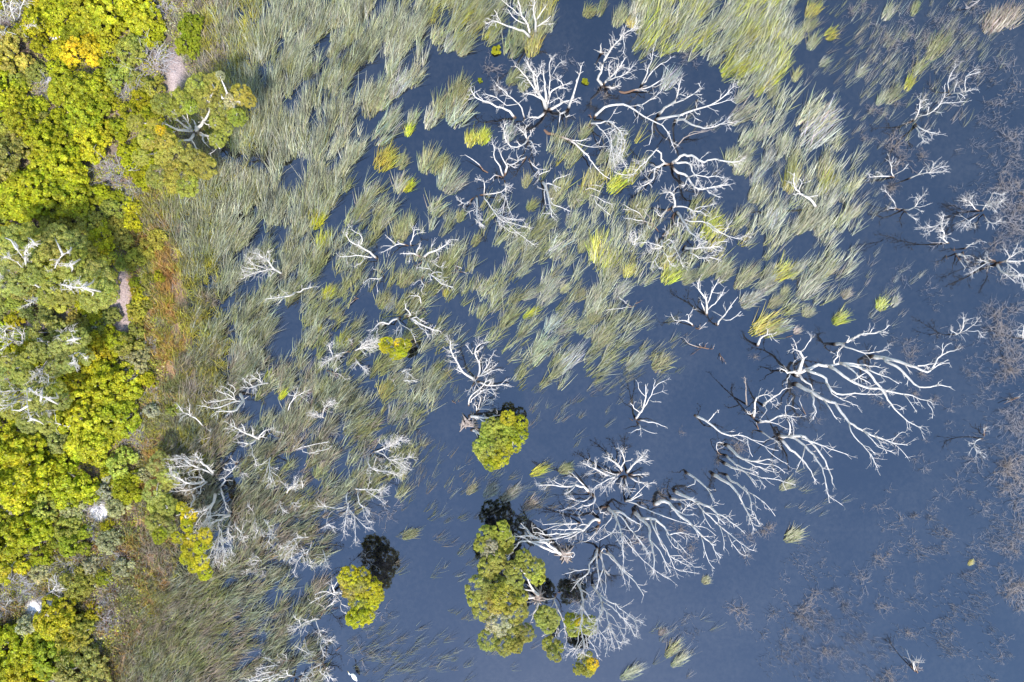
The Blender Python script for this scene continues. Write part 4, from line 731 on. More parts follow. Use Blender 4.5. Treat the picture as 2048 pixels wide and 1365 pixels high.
# ------------------------------------------------------------------ shrubs on the bank
BANK = [(m[0], m[1], m[2]) for m in LAND if m[0] < 520] + [(165, 115, 'the golden shrub'), (102, 163, 'the small white sand spot'), (92, 1210, 'the big white sand patch'),
        (305, 130, 'the lavender-grey shrub by the path'), (230, 350, 'the grey shrub below the yellow ones'), (370, 100, 'the litter path'), (245, 590, 'the pink litter path'), (205, 1022, 'the upper sand patch'), (60, 250, 'the golden-green bank shrub')]
CNAME = {'lime': 'bright lime shrub', 'yel': 'yellow-green shrub', 'olive': 'olive shrub', 'gold': 'golden shrub', 'gg': 'grey-green shrub', 'green': 'deep green shrub', 'oy': 'bronze-green shrub', 'lg': 'light green shrub', 'dull': 'dusty green shrub', 'grey': 'leafless grey shrub'}
shr = []   # px,py,r,colour
EXPL = [(165, 115, 36, 'gold'), (130, 100, 22, 'yel'), (190, 98, 22, 'gold'), (305, 130, 36, 'grey'), (330, 20, 26, 'grey'), (232, 350, 32, 'grey'), (265, 385, 20, 'grey'), (255, 185, 22, 'grey'), (240, 165, 28, 'lg'),
        (270, 110, 34, 'lg'), (60, 250, 38, 'yel'), (70, 270, 22, 'yel'), (240, 30, 60, 'lime'), (190, 30, 44, 'lime'), (280, 40, 40, 'lime'), (130, 30, 40, 'lime'), (90, 55, 34, 'yel'), (170, 190, 50, 'lime'), (140, 190, 30, 'lime'),
        (100, 380, 60, 'lime'), (60, 400, 50, 'lime'), (150, 340, 48, 'lime'), (160, 400, 46, 'lime'), (110, 290, 44, 'lime'), (190, 230, 48, 'lime'), (200, 290, 40, 'yel'), (30, 320, 46, 'olive'), (20, 200, 40, 'lime'), (30, 110, 40, 'oy'),
        (45, 200, 26, 'yel'), (25, 260, 24, 'lg'), (215, 480, 32, 'yel'), (190, 500, 26, 'oy'), (390, 60, 26, 'green'), (380, 95, 22, 'green'), (310, 180, 22, 'oy'), (28, 265, 14, 'grey'),
        (190, 830, 62, 'lime'), (230, 770, 50, 'lime'), (180, 740, 40, 'yel'), (240, 830, 44, 'lime'), (200, 880, 46, 'lime'), (60, 930, 70, 'lime'), (30, 950, 50, 'lime'), (110, 950, 40, 'lime'), (160, 960, 50, 'lime'), (250, 930, 30, 'lg'), (200, 700, 36, 'yel'), (240, 680, 28, 'lime'),
        (270, 745, 26, 'grey'), (170, 780, 14, 'grey'), (195, 725, 16, 'grey'), (265, 850, 28, 'grey'), (300, 790, 20, 'grey'), (125, 880, 26, 'gg'), (260, 690, 28, 'gg'), (285, 720, 26, 'dull'), (235, 800, 22, 'dull'),
        (80, 1050, 40, 'lime'), (30, 1070, 50, 'lime'), (20, 1120, 40, 'yel'), (100, 1020, 30, 'lg'), (150, 1080, 34, 'green'), (145, 1050, 28, 'olive'), (130, 1230, 44, 'yel'), (160, 1260, 40, 'oy'), (30, 1290, 50, 'lime'), (60, 1330, 44, 'yel'), (120, 1300, 50, 'green'), (170, 1330, 50, 'olive'), (20, 1340, 40, 'yel'),
        (30, 990, 20, 'oy'), (110, 1070, 20, 'grey'), (30, 1165, 34, 'grey'), (100, 1180, 26, 'grey'), (190, 1010, 30, 'grey'), (220, 1240, 26, 'grey'), (300, 560, 12, 'oy'), (320, 480, 18, 'oy'), (300, 500, 20, 'oy'), (275, 565, 12, 'green'), (300, 610, 12, 'oy'), (325, 555, 13, 'yel'), (250, 530, 16, 'lg'), (330, 1010, 26, 'lg'), (350, 820, 14, 'lg'), (60, 1110, 22, 'grey'), (140, 1130, 26, 'grey'), (175, 1060, 20, 'grey'), (60, 1180, 24, 'grey'), (10, 1210, 20, 'grey'), (130, 1170, 18, 'grey'), (215, 1180, 22, 'grey'), (190, 1290, 20, 'grey'), (240, 1010, 24, 'dull'), (250, 1130, 20, 'dull'), (190, 1130, 20, 'dull'), (40, 20, 22, 'grey'), (20, 50, 20, 'grey'), (280, 880, 18, 'grey'), (300, 690, 16, 'grey'), (310, 820, 16, 'dull'), (290, 950, 18, 'dull'), (90, 1140, 20, 'dull')]
shr += EXPL
def bank_colour(px, py):
    q = R.random()
    if py < 440: return R.choices(['lime', 'yel', 'olive', 'lg', 'green', 'grey', 'oy'], [8, 4, 3, 3, 1, 1, 1])[0]
    if py < 680: return R.choices(['olive', 'yel', 'gg', 'lg', 'oy'], [4, 3, 3, 2, 3])[0]
    if py < 980: return R.choices(['lime', 'yel', 'olive', 'dull', 'grey', 'gg'], [8, 3, 2, 2, 1, 2])[0]
    return R.choices(['lime', 'olive', 'green', 'dull', 'grey', 'oy', 'yel'], [3, 3, 2, 3, 2, 2, 2])[0]
PATHS = [(355, 150, 24, 52), (380, 90, 20, 36), (245, 590, 24, 64), (252, 640, 24, 30), (92, 1215, 40, 26), (205, 1022, 24, 18), (102, 163, 18, 14), (60, 655, 50, 14)]
tries = 0
while len(shr) < 262 and tries < 30000:
    tries += 1
    px = R.uniform(-30, 330); py = R.uniform(-30, 1390)
    lim = float(shore(py)) - (85 if py > 420 else 100) - (40 if py > 1000 else 0)
    if px > lim: continue
    if any(((px - a) / c) ** 2 + ((py - b) / d) ** 2 < 1 for a, b, c, d in PATHS): continue
    if py > 1000 and R.random() < .45: continue
    r = R.uniform(16, 40) if tries < 9000 else R.uniform(12, 24)
    if all((px - q[0]) ** 2 + (py - q[1]) ** 2 > (.72 * (r + q[2])) ** 2 for q in shr): shr.append((px, py, r, bank_colour(px, py)))
SHRUB_N = 0
for (px, py, r, c) in shr:
    rw = r * PXM * 1.08; z = gh(px, py)
    hh = rw * R.uniform(.7, 1.0) + .3
    root = empty('dead_shrub' if c == 'grey' else 'shrub', W(px, py, z))
    desc = ('large ' if r > 42 else 'small ' if r < 20 else '') + CNAME[c]
    tag(root, place_label(desc, px, py, BANK), 'shrub', 'shrubs packed on the bank')
    if c == 'grey':
        o = obj('branches', GREY[R.randrange(3)], root); o.scale = (rw * 1.15, rw * 1.15, hh)
    else:
        o = obj('foliage', SHRUBS[R.randrange(7)], root); o.scale = (rw * 1.24, rw * 1.24, hh); o.color = vary(CLR[c], .18)
        st = obj('stem', STEMS[R.randrange(2)], root); st.scale = (rw, rw, hh)
    o.rotation_euler = (0, 0, R.uniform(0, 6.28))

def build_understory():
    rng = np.random.default_rng(64); n = 150000
    px = rng.uniform(-60, 400, n); py = rng.uniform(-60, 1430, n)
    d = shore(py) - px
    k = (d > 45) & (rng.random(n) < np.clip((d - 35) / 60, 0, 1)) & (fbm(px / 16., py / 16.) > .32)
    for (a, b, c, e) in PATHS: k &= ((px - a) / c) ** 2 + ((py - b) / e) ** 2 > 1
    px = px[k]; py = py[k]; n = len(px)
    z = gheight(px, py) + .04 + rng.random(n) ** 2 * .4 * (fbm(px / 22. + 8, py / 22.) + .3)
    P = np.stack([(px - 1024) * PXM, (682.5 - py) * PXM, z], 1)
    V, Q, c = leaf_cloud(P, np.tile([0, 0, 1.], (n, 1)), .05, rng, .3)
    q = fbm(px / 28. + 90, py / 28.) + rng.normal(0, .06, n)
    pal = np.array([CLR['dull'], CLR['olive'], CLR['lime'], CLR['oy'], CLR['gg'], (.24, .17, .11)])
    col = pal[np.clip(((q - .28) / .44 * 6).astype(int), 0, 5)]
    tag(obj('heath_undergrowth', quads_mesh('heath_undergrowth', V, Q, M_LEAF, c * np.repeat(col, 4, 0))), 'low leafy undergrowth between the bank shrubs', 'undergrowth', kind='stuff')
build_understory()

# ------------------------------------------------------------------ grass
def blades(base, az, L, a0, a1, wd, col, seg=3):
    """base (n,3); az lean direction; a0,a1 angle from vertical at foot and tip; returns V,Q,C"""
    n = len(base)
    p = base.copy(); dx = np.cos(az); dy = np.sin(az)
    sx = -dy; sy = dx
    lev = []
    for i in range(seg + 1):
        t = i / seg
        wv = wd * (1 - .8 * t ** 1.5) * .5
        lev.append(np.stack([p[:, 0] - sx * wv, p[:, 1] - sy * wv, p[:, 2]], 1))
        lev.append(np.stack([p[:, 0] + sx * wv, p[:, 1] + sy * wv, p[:, 2]], 1))
        a = a0 + (a1 - a0) * (t + .5 / seg)
        st = L / seg
        p = p + np.stack([dx * np.sin(a) * st, dy * np.sin(a) * st, np.cos(a) * st], 1)
    k = 2 * (seg + 1)
    V = np.stack(lev, 1).reshape(-1, 3)
    b = (np.arange(n) * k)[:, None]
    Q = np.concatenate([np.stack([b[:, 0] + 2 * i, b[:, 0] + 2 * i + 1, b[:, 0] + 2 * i + 3, b[:, 0] + 2 * i + 2], 1)[:, None, :] for i in range(seg)], 1).reshape(-1, 4)
    C = np.repeat(col, k, 0)
    return V, Q, C
WINDX = [0, 2048]
def wind(px, py):
    """lean azimuth (radians) of the sedge at a photograph position"""
    a = 68 - np.clip((py - 550) / 500, 0, 1) * 26 - np.clip((px - 560) / 500, 0, 1) * 12
    a = a + (fbm(px / 120. + 9, py / 120.) - .5) * 55
    return np.radians(a)
PAL = {'p': (.20, .20, .125), 'g': (.16, .158, .056), 'y': (.275, .275, .010), 's': (.29, .28, .19), 'd': (.06, .06, .035), 'r': (.30, .17, .045), 'b': (.19, .155, .11), 'o': (.25, .22, .024), 'gb': (.21, .22, .16)}

def tuft_blades(px, py, cols, rng, nb, r, L, wd, z=0.0, a0=.45, a1=1.5, seg=2, daz=.28):
    n = len(px); tot = n * nb
    k = np.repeat(np.arange(n), nb)
    if np.isscalar(z): z = np.full(n, z)
    x = (px - 1024) * PXM; y = (682.5 - py) * PXM
    B = np.stack([x[k] + rng.normal(0, r, tot), y[k] + rng.normal(0, r, tot), z[k] - .06], 1)
    az = wind(px, py)[k] + rng.normal(0, daz, tot)
    ln = L * rng.uniform(.55, 1.25, tot) * np.repeat(rng.uniform(.75, 1.2, n), nb)
    c = cols[k] * np.clip(rng.normal(1, .42, tot), .25, 2.2)[:, None] * np.stack([rng.normal(1, .07, tot), np.ones(tot), rng.normal(1, .15, tot)], 1)
    return blades(B, az, ln, a0 + rng.normal(0, .2, tot), a1 + rng.normal(0, .22, tot), wd * rng.uniform(.6, 1.4, tot), np.clip(c, .005, 1), seg)

BEDS = [  # polygon, density, palette weights, noise threshold
    ([(420, -40), (880, -40), (850, 100), (800, 170), (740, 215), (690, 215), (720, 300), (735, 350), (690, 400), (620, 440), (635, 520), (600, 560), (595, 620), (560, 680), (600, 740), (560, 790), (480, 790), (400, 700), (380, 560), (330, 430), (440, 330), (480, 150), (430, 90)], 1.0, 'pdpgpsp', .46),
    ([(340, 690), (600, 740), (640, 780), (760, 790), (720, 900), (760, 980), (640, 1040), (640, 1110), (640, 1400), (220, 1400), (300, 1250), (330, 1180), (420, 1130), (400, 1000), (330, 900)], .85, 'pdpbpgb', .48),
    ([(600, 440), (760, 380), (800, 470), (900, 440), (920, 560), (880, 640), (880, 800), (820, 900), (800, 1010), (720, 1000), (700, 860), (600, 760), (580, 640)], .5, 'ppggg', .52),
    ([(860, -40), (1110, -40), (1092, 90), (1050, 100), (1000, 60), (980, 95), (950, 75), (930, 112), (895, 105), (858, 90)], .9, 'pggpo', .43),
    ([(1262, -40), (1560, -40), (1585, 90), (1550, 160), (1500, 185), (1440, 140), (1400, 100), (1310, 128), (1258, 112)], .95, 'ppygpgs', .42),
    ([(880, 440), (1000, 410), (1130, 440), (1290, 440), (1310, 560), (1260, 700), (1310, 720), (1200, 770), (1050, 790), (990, 700), (900, 700), (880, 600)], .42, 'ppgpg', .50),
    ([(1480, 160), (1560, 170), (1700, 300), (1720, 470), (1680, 580), (1560, 640), (1480, 560), (1500, 440), (1470, 300)], .34, 'ppgp', .52),
    ([(1090, 280), (1300, 300), (1290, 400), (1480, 440), (1500, 560), (1330, 560), (1200, 440), (1080, 380)], .34, 'gpgo', .52),
    ([(250, 1180), (420, 1160), (470, 1250), (430, 1400), (230, 1400)], .8, 'gbgbp', .3),
]
def build_bed():
    rng = np.random.default_rng(77); Vs = []; Qs = []; Cs = []; off = 0
    for bi, (poly, dens, pal, th) in enumerate(BEDS):
        xs = [p[0] for p in poly]; ys = [p[1] for p in poly]
        area = (max(xs) - min(xs)) * (max(ys) - min(ys))
        n = int(area / 46 * dens)
        px = rng.uniform(min(xs), max(xs), n); py = rng.uniform(min(ys), max(ys), n)
        ex = px + rng.normal(0, 9, n); ey = py + rng.normal(0, 9, n)
        k = inpoly(ex, ey, poly)
        # elongated gaps along the lean
        a = np.radians(60 if bi != 1 else 42); u = (px * math.cos(a) - py * math.sin(a)); v = (px * math.sin(a) + py * math.cos(a))
        nz = fbm(u / 46., v / 17., 3)
        k &= nz > th + rng.normal(0, .035, n)
        px = px[k]; py = py[k]; n = len(px)
        cz = fbm(px / 42. + 31 * bi, py / 42., 3) + rng.normal(0, .07, n)
        idx = np.clip(((cz - .28) / .44 * len(pal)).astype(int), 0, len(pal) - 1)
        cols = np.array([PAL[ch] for ch in pal])[idx]
        V, Q, C = tuft_blades(px, py, cols, rng, 9, .09, 1.15, .026, 0.0, .75, 1.46, daz=.27)
        Vs.append(V); Qs.append(Q + off); Cs.append(C); off += len(V)
    me = quads_mesh('sedge_bed', np.concatenate(Vs), np.concatenate(Qs), M_GRASS, np.concatenate(Cs))
    o = obj('sedge_bed', me); tag(o, 'dense grey-green sedge leaning over in the shallows', 'sedge', kind='stuff')
    return len(np.concatenate(Qs))
nb1 = build_bed()

def build_bank_grass():
    rng = np.random.default_rng(78); Vs = []; Qs = []; Cs = []; off = 0
    n = 30000
    px = rng.uniform(-40, 520, n); py = rng.uniform(-40, 1400, n)
    d = shore(py) - px
    dry = np.clip(1 - np.abs(d - 40) / 75, 0, 1)
    low = np.clip((py - 960) / 80, 0, 1) * (d > 0)
    wet = np.clip(1 - np.abs(d + 25) / 60, 0, 1) * .9
    p = np.maximum(np.maximum(dry, low * .8), wet)
    k = rng.random(n) < p * np.clip((fbm(px / 25., py / 25.) - .28) * 4, 0, 1)
    for (a, b, c, e) in PATHS: k &= ((px - a) / c) ** 2 + ((py - b) / e) ** 2 > .8
    px = px[k]; py = py[k]; d = d[k]; n = len(px)
    q = fbm(px / 30. + 70, py / 30.) + rng.normal(0, .1, n)
    cols = np.zeros((n, 3))
    for i in range(n):
        if d[i] > 15 and py[i] > 400: pal = 'rroobg' if py[i] < 1000 else 'obgrbgb'
        elif d[i] > 0: pal = 'oobgb'
        else: pal = 'bpgdpb' if py[i] > 950 else 'ogodgb' if py[i] > 560 else 'opgpo'
        cols[i] = PAL[pal[min(max(int((q[i] - .28) / .44 * len(pal)), 0), len(pal) - 1)]]
    z = np.maximum(gheight(px, py), 0)
    V, Q, C = tuft_blades(px, py, cols, rng, 14, .13, .62, .028, z, .35, 1.25, daz=.8)
    me = quads_mesh('dry_grass', V, Q, M_GRASS, C)
    tag(obj('dry_grass', me), 'rusty and olive dry grass along the shore', 'grass', kind='stuff')
    return len(Q)
nb2 = build_bank_grass()

def build_thin_sedge():
    rng = np.random.default_rng(79); Ps = []; 
    for (x, y, rx, ry, n) in [(900, 1080, 110, 180, 260), (850, 1290, 130, 90, 170), (1140, 820, 90, 70, 120), (1000, 970, 70, 50, 90), (1090, 1000, 70, 60, 110), (1790, 160, 110, 150, 420), (1700, 90, 100, 110, 260), (1900, 100, 90, 110, 380),
                              (1610, 1010, 50, 60, 50), (1330, 700, 40, 60, 60), (1340, 1300, 90, 60, 90), (1640, 560, 80, 60, 150), (1560, 380, 120, 150, 420), (760, 1320, 90, 60, 260), (820, 900, 60, 120, 200), (1780, 600, 80, 60, 60), (1250, 760, 60, 60, 120), (930, 760, 60, 60, 100), (1420, 250, 120, 60, 40), (1730, 350, 60, 200, 140)]:
        n = n // 4; Ps.append(np.stack([rng.normal(x, rx * .55, n), rng.normal(y, ry * .55, n)], 1))
    P = np.concatenate(Ps); n = len(P)
    cz = rng.random(n); cols = np.array([PAL['p'], PAL['g'], PAL['b'], PAL['gb']])[(cz * 4).astype(int)] * .6
    V, Q, C = tuft_blades(P[:, 0], P[:, 1], cols, rng, 6, .07, .9, .012, 0.0, .8, 1.5, daz=.22)
    tag(obj('thin_sedge', quads_mesh('thin_sedge', V, Q, M_GRASS, C)), 'thin scattered sedge blades trailing on the open water', 'sedge', kind='stuff')
build_thin_sedge()

# single tussocks
def tussock_mesh(seed, n=330, L=1.3, rad=.46, wd=.028):
    rng = np.random.default_rng(seed)
    r = rad * np.sqrt(rng.random(n)); th = rng.uniform(0, 6.283, n)
    B = np.stack([r * np.cos(th) * 1.15, r * np.sin(th) * .85, np.full(n, -.08)], 1)
    az = rng.normal(0, .26, n) + np.sin(th) * .12 * (r / rad)
    ln = L * rng.uniform(.3, 1.15, n) * rng.uniform(.7, 1.1, n)
    c = np.clip(rng.normal(1, .42, n), .25, 2.1)[:, None] * np.stack([rng.normal(1, .09, n), np.ones(n), rng.normal(1, .2, n)], 1)
    dry = rng.random(n) < .22; c[dry] *= np.array([1.2, 1.05, 1.4])
    V, Q, C = blades(B, az, ln, .35 + rng.normal(0, .22, n) + (r / rad) * .15, 1.42 + rng.normal(0, .2, n), wd * rng.uniform(.6, 1.4, n), np.clip(c, .05, 2), 3)
    return quads_mesh('tussock', V, Q, M_GRASS, C)
TUSS = [tussock_mesh(500 + i, 110 + 24 * (i % 4), rad=.42 + .05 * (i % 4)) for i in range(8)]
TL = {
 'C2': [(790, 780, 95, 'p'), (830, 690, 70, 'p'), (920, 780, 45, 'y'), (950, 700, 70, 'p'), (1060, 700, 80, 'p'), (1130, 630, 80, 'g'), (1220, 560, 80, 'g'), (1230, 680, 90, 'p'), (1290, 830, 55, 'y'), (1370, 820, 50, 'y'), (780, 960, 65, 'o'), (880, 970, 50, 'g'), (870, 1100, 75, 'p'), (920, 1110, 50, 'y'), (1040, 960, 80, 'g'), (1110, 990, 60, 'g'), (1150, 1060, 80, 'p'), (1200, 1110, 70, 'p'), (1090, 1240, 80, 'p'), (600, 1290, 60, 'p'), (650, 1220, 70, 'p'), (700, 1150, 60, 's'), (790, 1290, 60, 'p'), (370, 1320, 60, 'y'), (900, 1350, 50, 'g'), (1230, 1290, 50, 'g'), (1420, 190, 60, 'y'), (1330, 130, 70, 'g'), (1250, 290, 60, 'p'), (1180, 250, 80, 'p'), (1100, 210, 70, 'p'), (700, 620, 80, 'g'), (770, 580, 80, 'p'), (870, 510, 80, 'p'), (960, 460, 70, 'p')],
 'C3': [(390, 265, 80, 'g'), (500, 270, 70, 'o'), (400, 460, 70, 'g'), (450, 510, 50, 'g'), (360, 800, 50, 'gb'), (840, 70, 45, 'g'), (910, 50, 45, 'g'), (1020, 100, 60, 'g'), (1090, 130, 45, 'o'), (1320, 480, 75, 's'), (460, 1085, 45, 'g'), (810, 790, 60, 'g'), (740, 940, 70, 'g'), (1000, 1100, 75, 'y'), (920, 940, 60, 'p'), (1060, 1060, 60, 'g'), (640, 1160, 60, 'g'), (760, 1190, 60, 'g'), (1130, 1270, 70, 'g'), (1000, 830, 50, 'p'), (500, 1230, 50, 'g'), (850, 1060, 60, 'g')],
 'C4': [(140, 580, 60, 'p'), (140, 690, 75, 'p'), (170, 820, 75, 'p'), (255, 790, 60, 'gb'), (250, 530, 50, 'y'), (330, 550, 45, 'g'), (560, 700, 95, 's'), (600, 780, 100, 's'), (640, 700, 80, 's'), (390, 850, 60, 'p'), (90, 940, 55, 'g'), (140, 990, 60, 'p'), (230, 1060, 70, 'p'), (230, 1160, 60, 'g'), (440, 1070, 85, 'o'), (640, 1010, 70, 'g'), (640, 1100, 60, 'y'), (690, 1180, 70, 'p'), (340, 1300, 85, 'gb'), (510, 1330, 75, 'g'), (620, 1350, 60, 'p'), (860, 430, 50, 'p'), (980, 590, 50, 'p'), (1050, 570, 55, 'g'), (1145, 500, 42, 'y'), (1210, 400, 65, 'g'), (1310, 290, 65, 'g'), (1020, 70, 55, 'p'), (1180, 50, 45, 'g'), (570, 60, 55, 'o'), (550, 150, 45, 'g'), (480, 220, 55, 'g'), (570, 250, 60, 'g'), (680, 205, 45, 'o'), (470, 450, 50, 'g'), (640, 370, 45, 'p'), (820, 1270, 45, 'b'), (1640, 130, 75, 'b'), (1700, 110, 80, 'b'), (1780, 100, 75, 'b'), (300, 960, 60, 'p'), (450, 960, 55, 'g'), (320, 470, 55, 'y'), (90, 410, 60, 'y'), (220, 380, 60, 'y'), (380, 330, 60, 'g')],
 'D3': [(130, 90, 60, 'y'), (250, 110, 60, 'g'), (370, 70, 50, 'g'), (460, 80, 60, 'g'), (590, 110, 70, 'g'), (820, 70, 75, 'y'), (740, 150, 60, 'p'), (985, 170, 75, 'gb'), (920, 50, 50, 'p'), (610, 255, 60, 'p'), (660, 230, 50, 'p'), (840, 190, 40, 'g'), (780, 260, 50, 'g'), (700, 400, 95, 'o'), (760, 420, 80, 'g'), (830, 410, 60, 'p'), (980, 320, 40, 'g'), (1180, 360, 60, 'y'), (1440, 270, 50, 'y'), (1520, 255, 40, 'p'), (80, 640, 70, 'g'), (915, 435, 35, 'b'), (1220, 210, 40, 'b')],
 'D2': [(240, 430, 50, 'g'), (770, 470, 90, 's'), (780, 520, 60, 'p'), (950, 460, 60, 'g'), (1050, 480, 90, 'y'), (1130, 560, 75, 'y'), (1250, 625, 55, 'y'), (300, 740, 75, 'p'), (390, 800, 70, 'p'), (280, 900, 50, 'g'), (600, 790, 60, 'p'), (730, 710, 70, 'p'), (710, 800, 70, 'p'), (1050, 790, 70, 'p'), (1050, 870, 60, 's'), (1200, 765, 60, 'p'), (605, 915, 55, 'y'), (460, 945, 70, 'g'), (560, 1020, 60, 'g'), (750, 980, 70, 'gb'), (820, 1020, 60, 'p'), (950, 1000, 50, 'g'), (1070, 1060, 75, 'g'), (690, 1120, 80, 'gb'), (860, 1220, 100, 's'), (640, 1200, 70, 'p'), (1290, 1230, 70, 'p'), (1110, 670, 60, 'p'), (555, 630, 45, 'gb'), (1020, 940, 50, 'g'), (1860, 610, 60, 'g'), (1740, 640, 60, 'g'), (1620, 640, 60, 'g'), (1790, 350, 75, 'y'), (480, 540, 55, 'g'), (930, 790, 60, 'g'), (830, 740, 50, 'p'), (1500, 560, 60, 'o'), (540, 400, 50, 'g'), (880, 290, 70, 'p')],
 'D1': [(840, 660, 75, 'y'), (860, 640, 60, 'g'), (690, 860, 75, 'g'), (752, 950, 42, 'y'), (950, 1050, 62, 'y'), (870, 830, 50, 'p'), (770, 260, 85, 'y'), (830, 230, 60, 'y'), (1430, 200, 60, 'g'), (1280, 100, 70, 's'), (1280, 720, 80, 'g'), (1460, 560, 60, 'g'), (1780, 660, 50, 'o'), (1330, 760, 60, 'p')],
 'D5': [(1720, 1220, 60, 'g'), (730, 110, 50, 'y'), (830, 240, 50, 'y'), (270, 690, 50, 'y'), (1100, 780, 70, 'g'), (1180, 480, 60, 'p'), (800, 470, 65, 'p'), (1630, 380, 75, 'p'), (1550, 210, 60, 'o'), (1750, 260, 45, 'g')],
 'D8': [(60, 450, 62, 'y'), (230, 440, 40, 'g'), (1640, 545, 45, 'g'), (1690, 860, 60, 'g')],
 'D6': [(1160, 1230, 70, 'p'), (1420, 1080, 70, 'g'), (1470, 1150, 60, 'p'), (140, 60, 40, 'g'), (260, 70, 45, 'p'), (390, 90, 55, 'p'), (1640, 640, 30, 'g'), (1360, 970, 30, 'b'), (510, 160, 45, 'b')],
 'E4': [(170, 260, 70, 'g'), (1500, 470, 20, 'o')],
}
TNAME = {'p': 'pale green tussock', 'g': 'olive green tussock', 'y': 'bright yellow-green tussock', 's': 'silvery pale tussock', 'o': 'yellow-olive tussock', 'b': 'brown-tipped tussock', 'gb': 'blue-green tussock'}
LAKE = [m for m in LAND if m[0] > 420]
for crop, L in TL.items():
    s = CROP[crop][2]
    for (x, y, r, c) in L:
        px, py = cp(crop, x, y); rw = r / s * PXM
        faint = False
        o = obj('sedge_tussock', TUSS[R.randrange(8)])
        az = float(wind(np.array([px]), np.array([py]))[0]) + R.gauss(0, .12)
        k = rw * 1.25
        # foot of the tussock sits down-wind of its visible centre
        o.location = W(px - math.cos(az) * r / s * .5, py + math.sin(az) * r / s * .5, 0)
        o.rotation_euler = (0, 0, az); o.scale = (k * R.uniform(.9, 1.35), k * R.uniform(.8, 1.35), k * R.uniform(.5, .75))
        o.color = vary(PAL[c], .15)
        desc = ('large ' if rw > .75 else 'small ' if rw < .45 else '') + TNAME[c]
        tag(o, place_label(desc, px, py, LAKE), 'tussock', 'sedge tussocks in the lake')
# little leafy green plants in the water near the top
for (x, y, r, lab) in [(992, 103, 13, 'small bright yellow-green leafy bush in open water below the top sedge'), (960, 162, 6, 'tiny leafy sprig in open water left of the tall pale tree'), (1170, 165, 9, 'small leafy sprout right of the tall pale tree')]:
    rw = r * PXM
    root = empty('leafy_sprout', W(x, y, 0)); tag(root, lab, 'plant')
    o = obj('foliage', SHRUBS[R.randrange(7)], root); o.scale = (rw, rw, rw); o.color = vary(CLR['lime'])
    st = obj('stem', STEMS[0], root); st.scale = (rw, rw, rw)

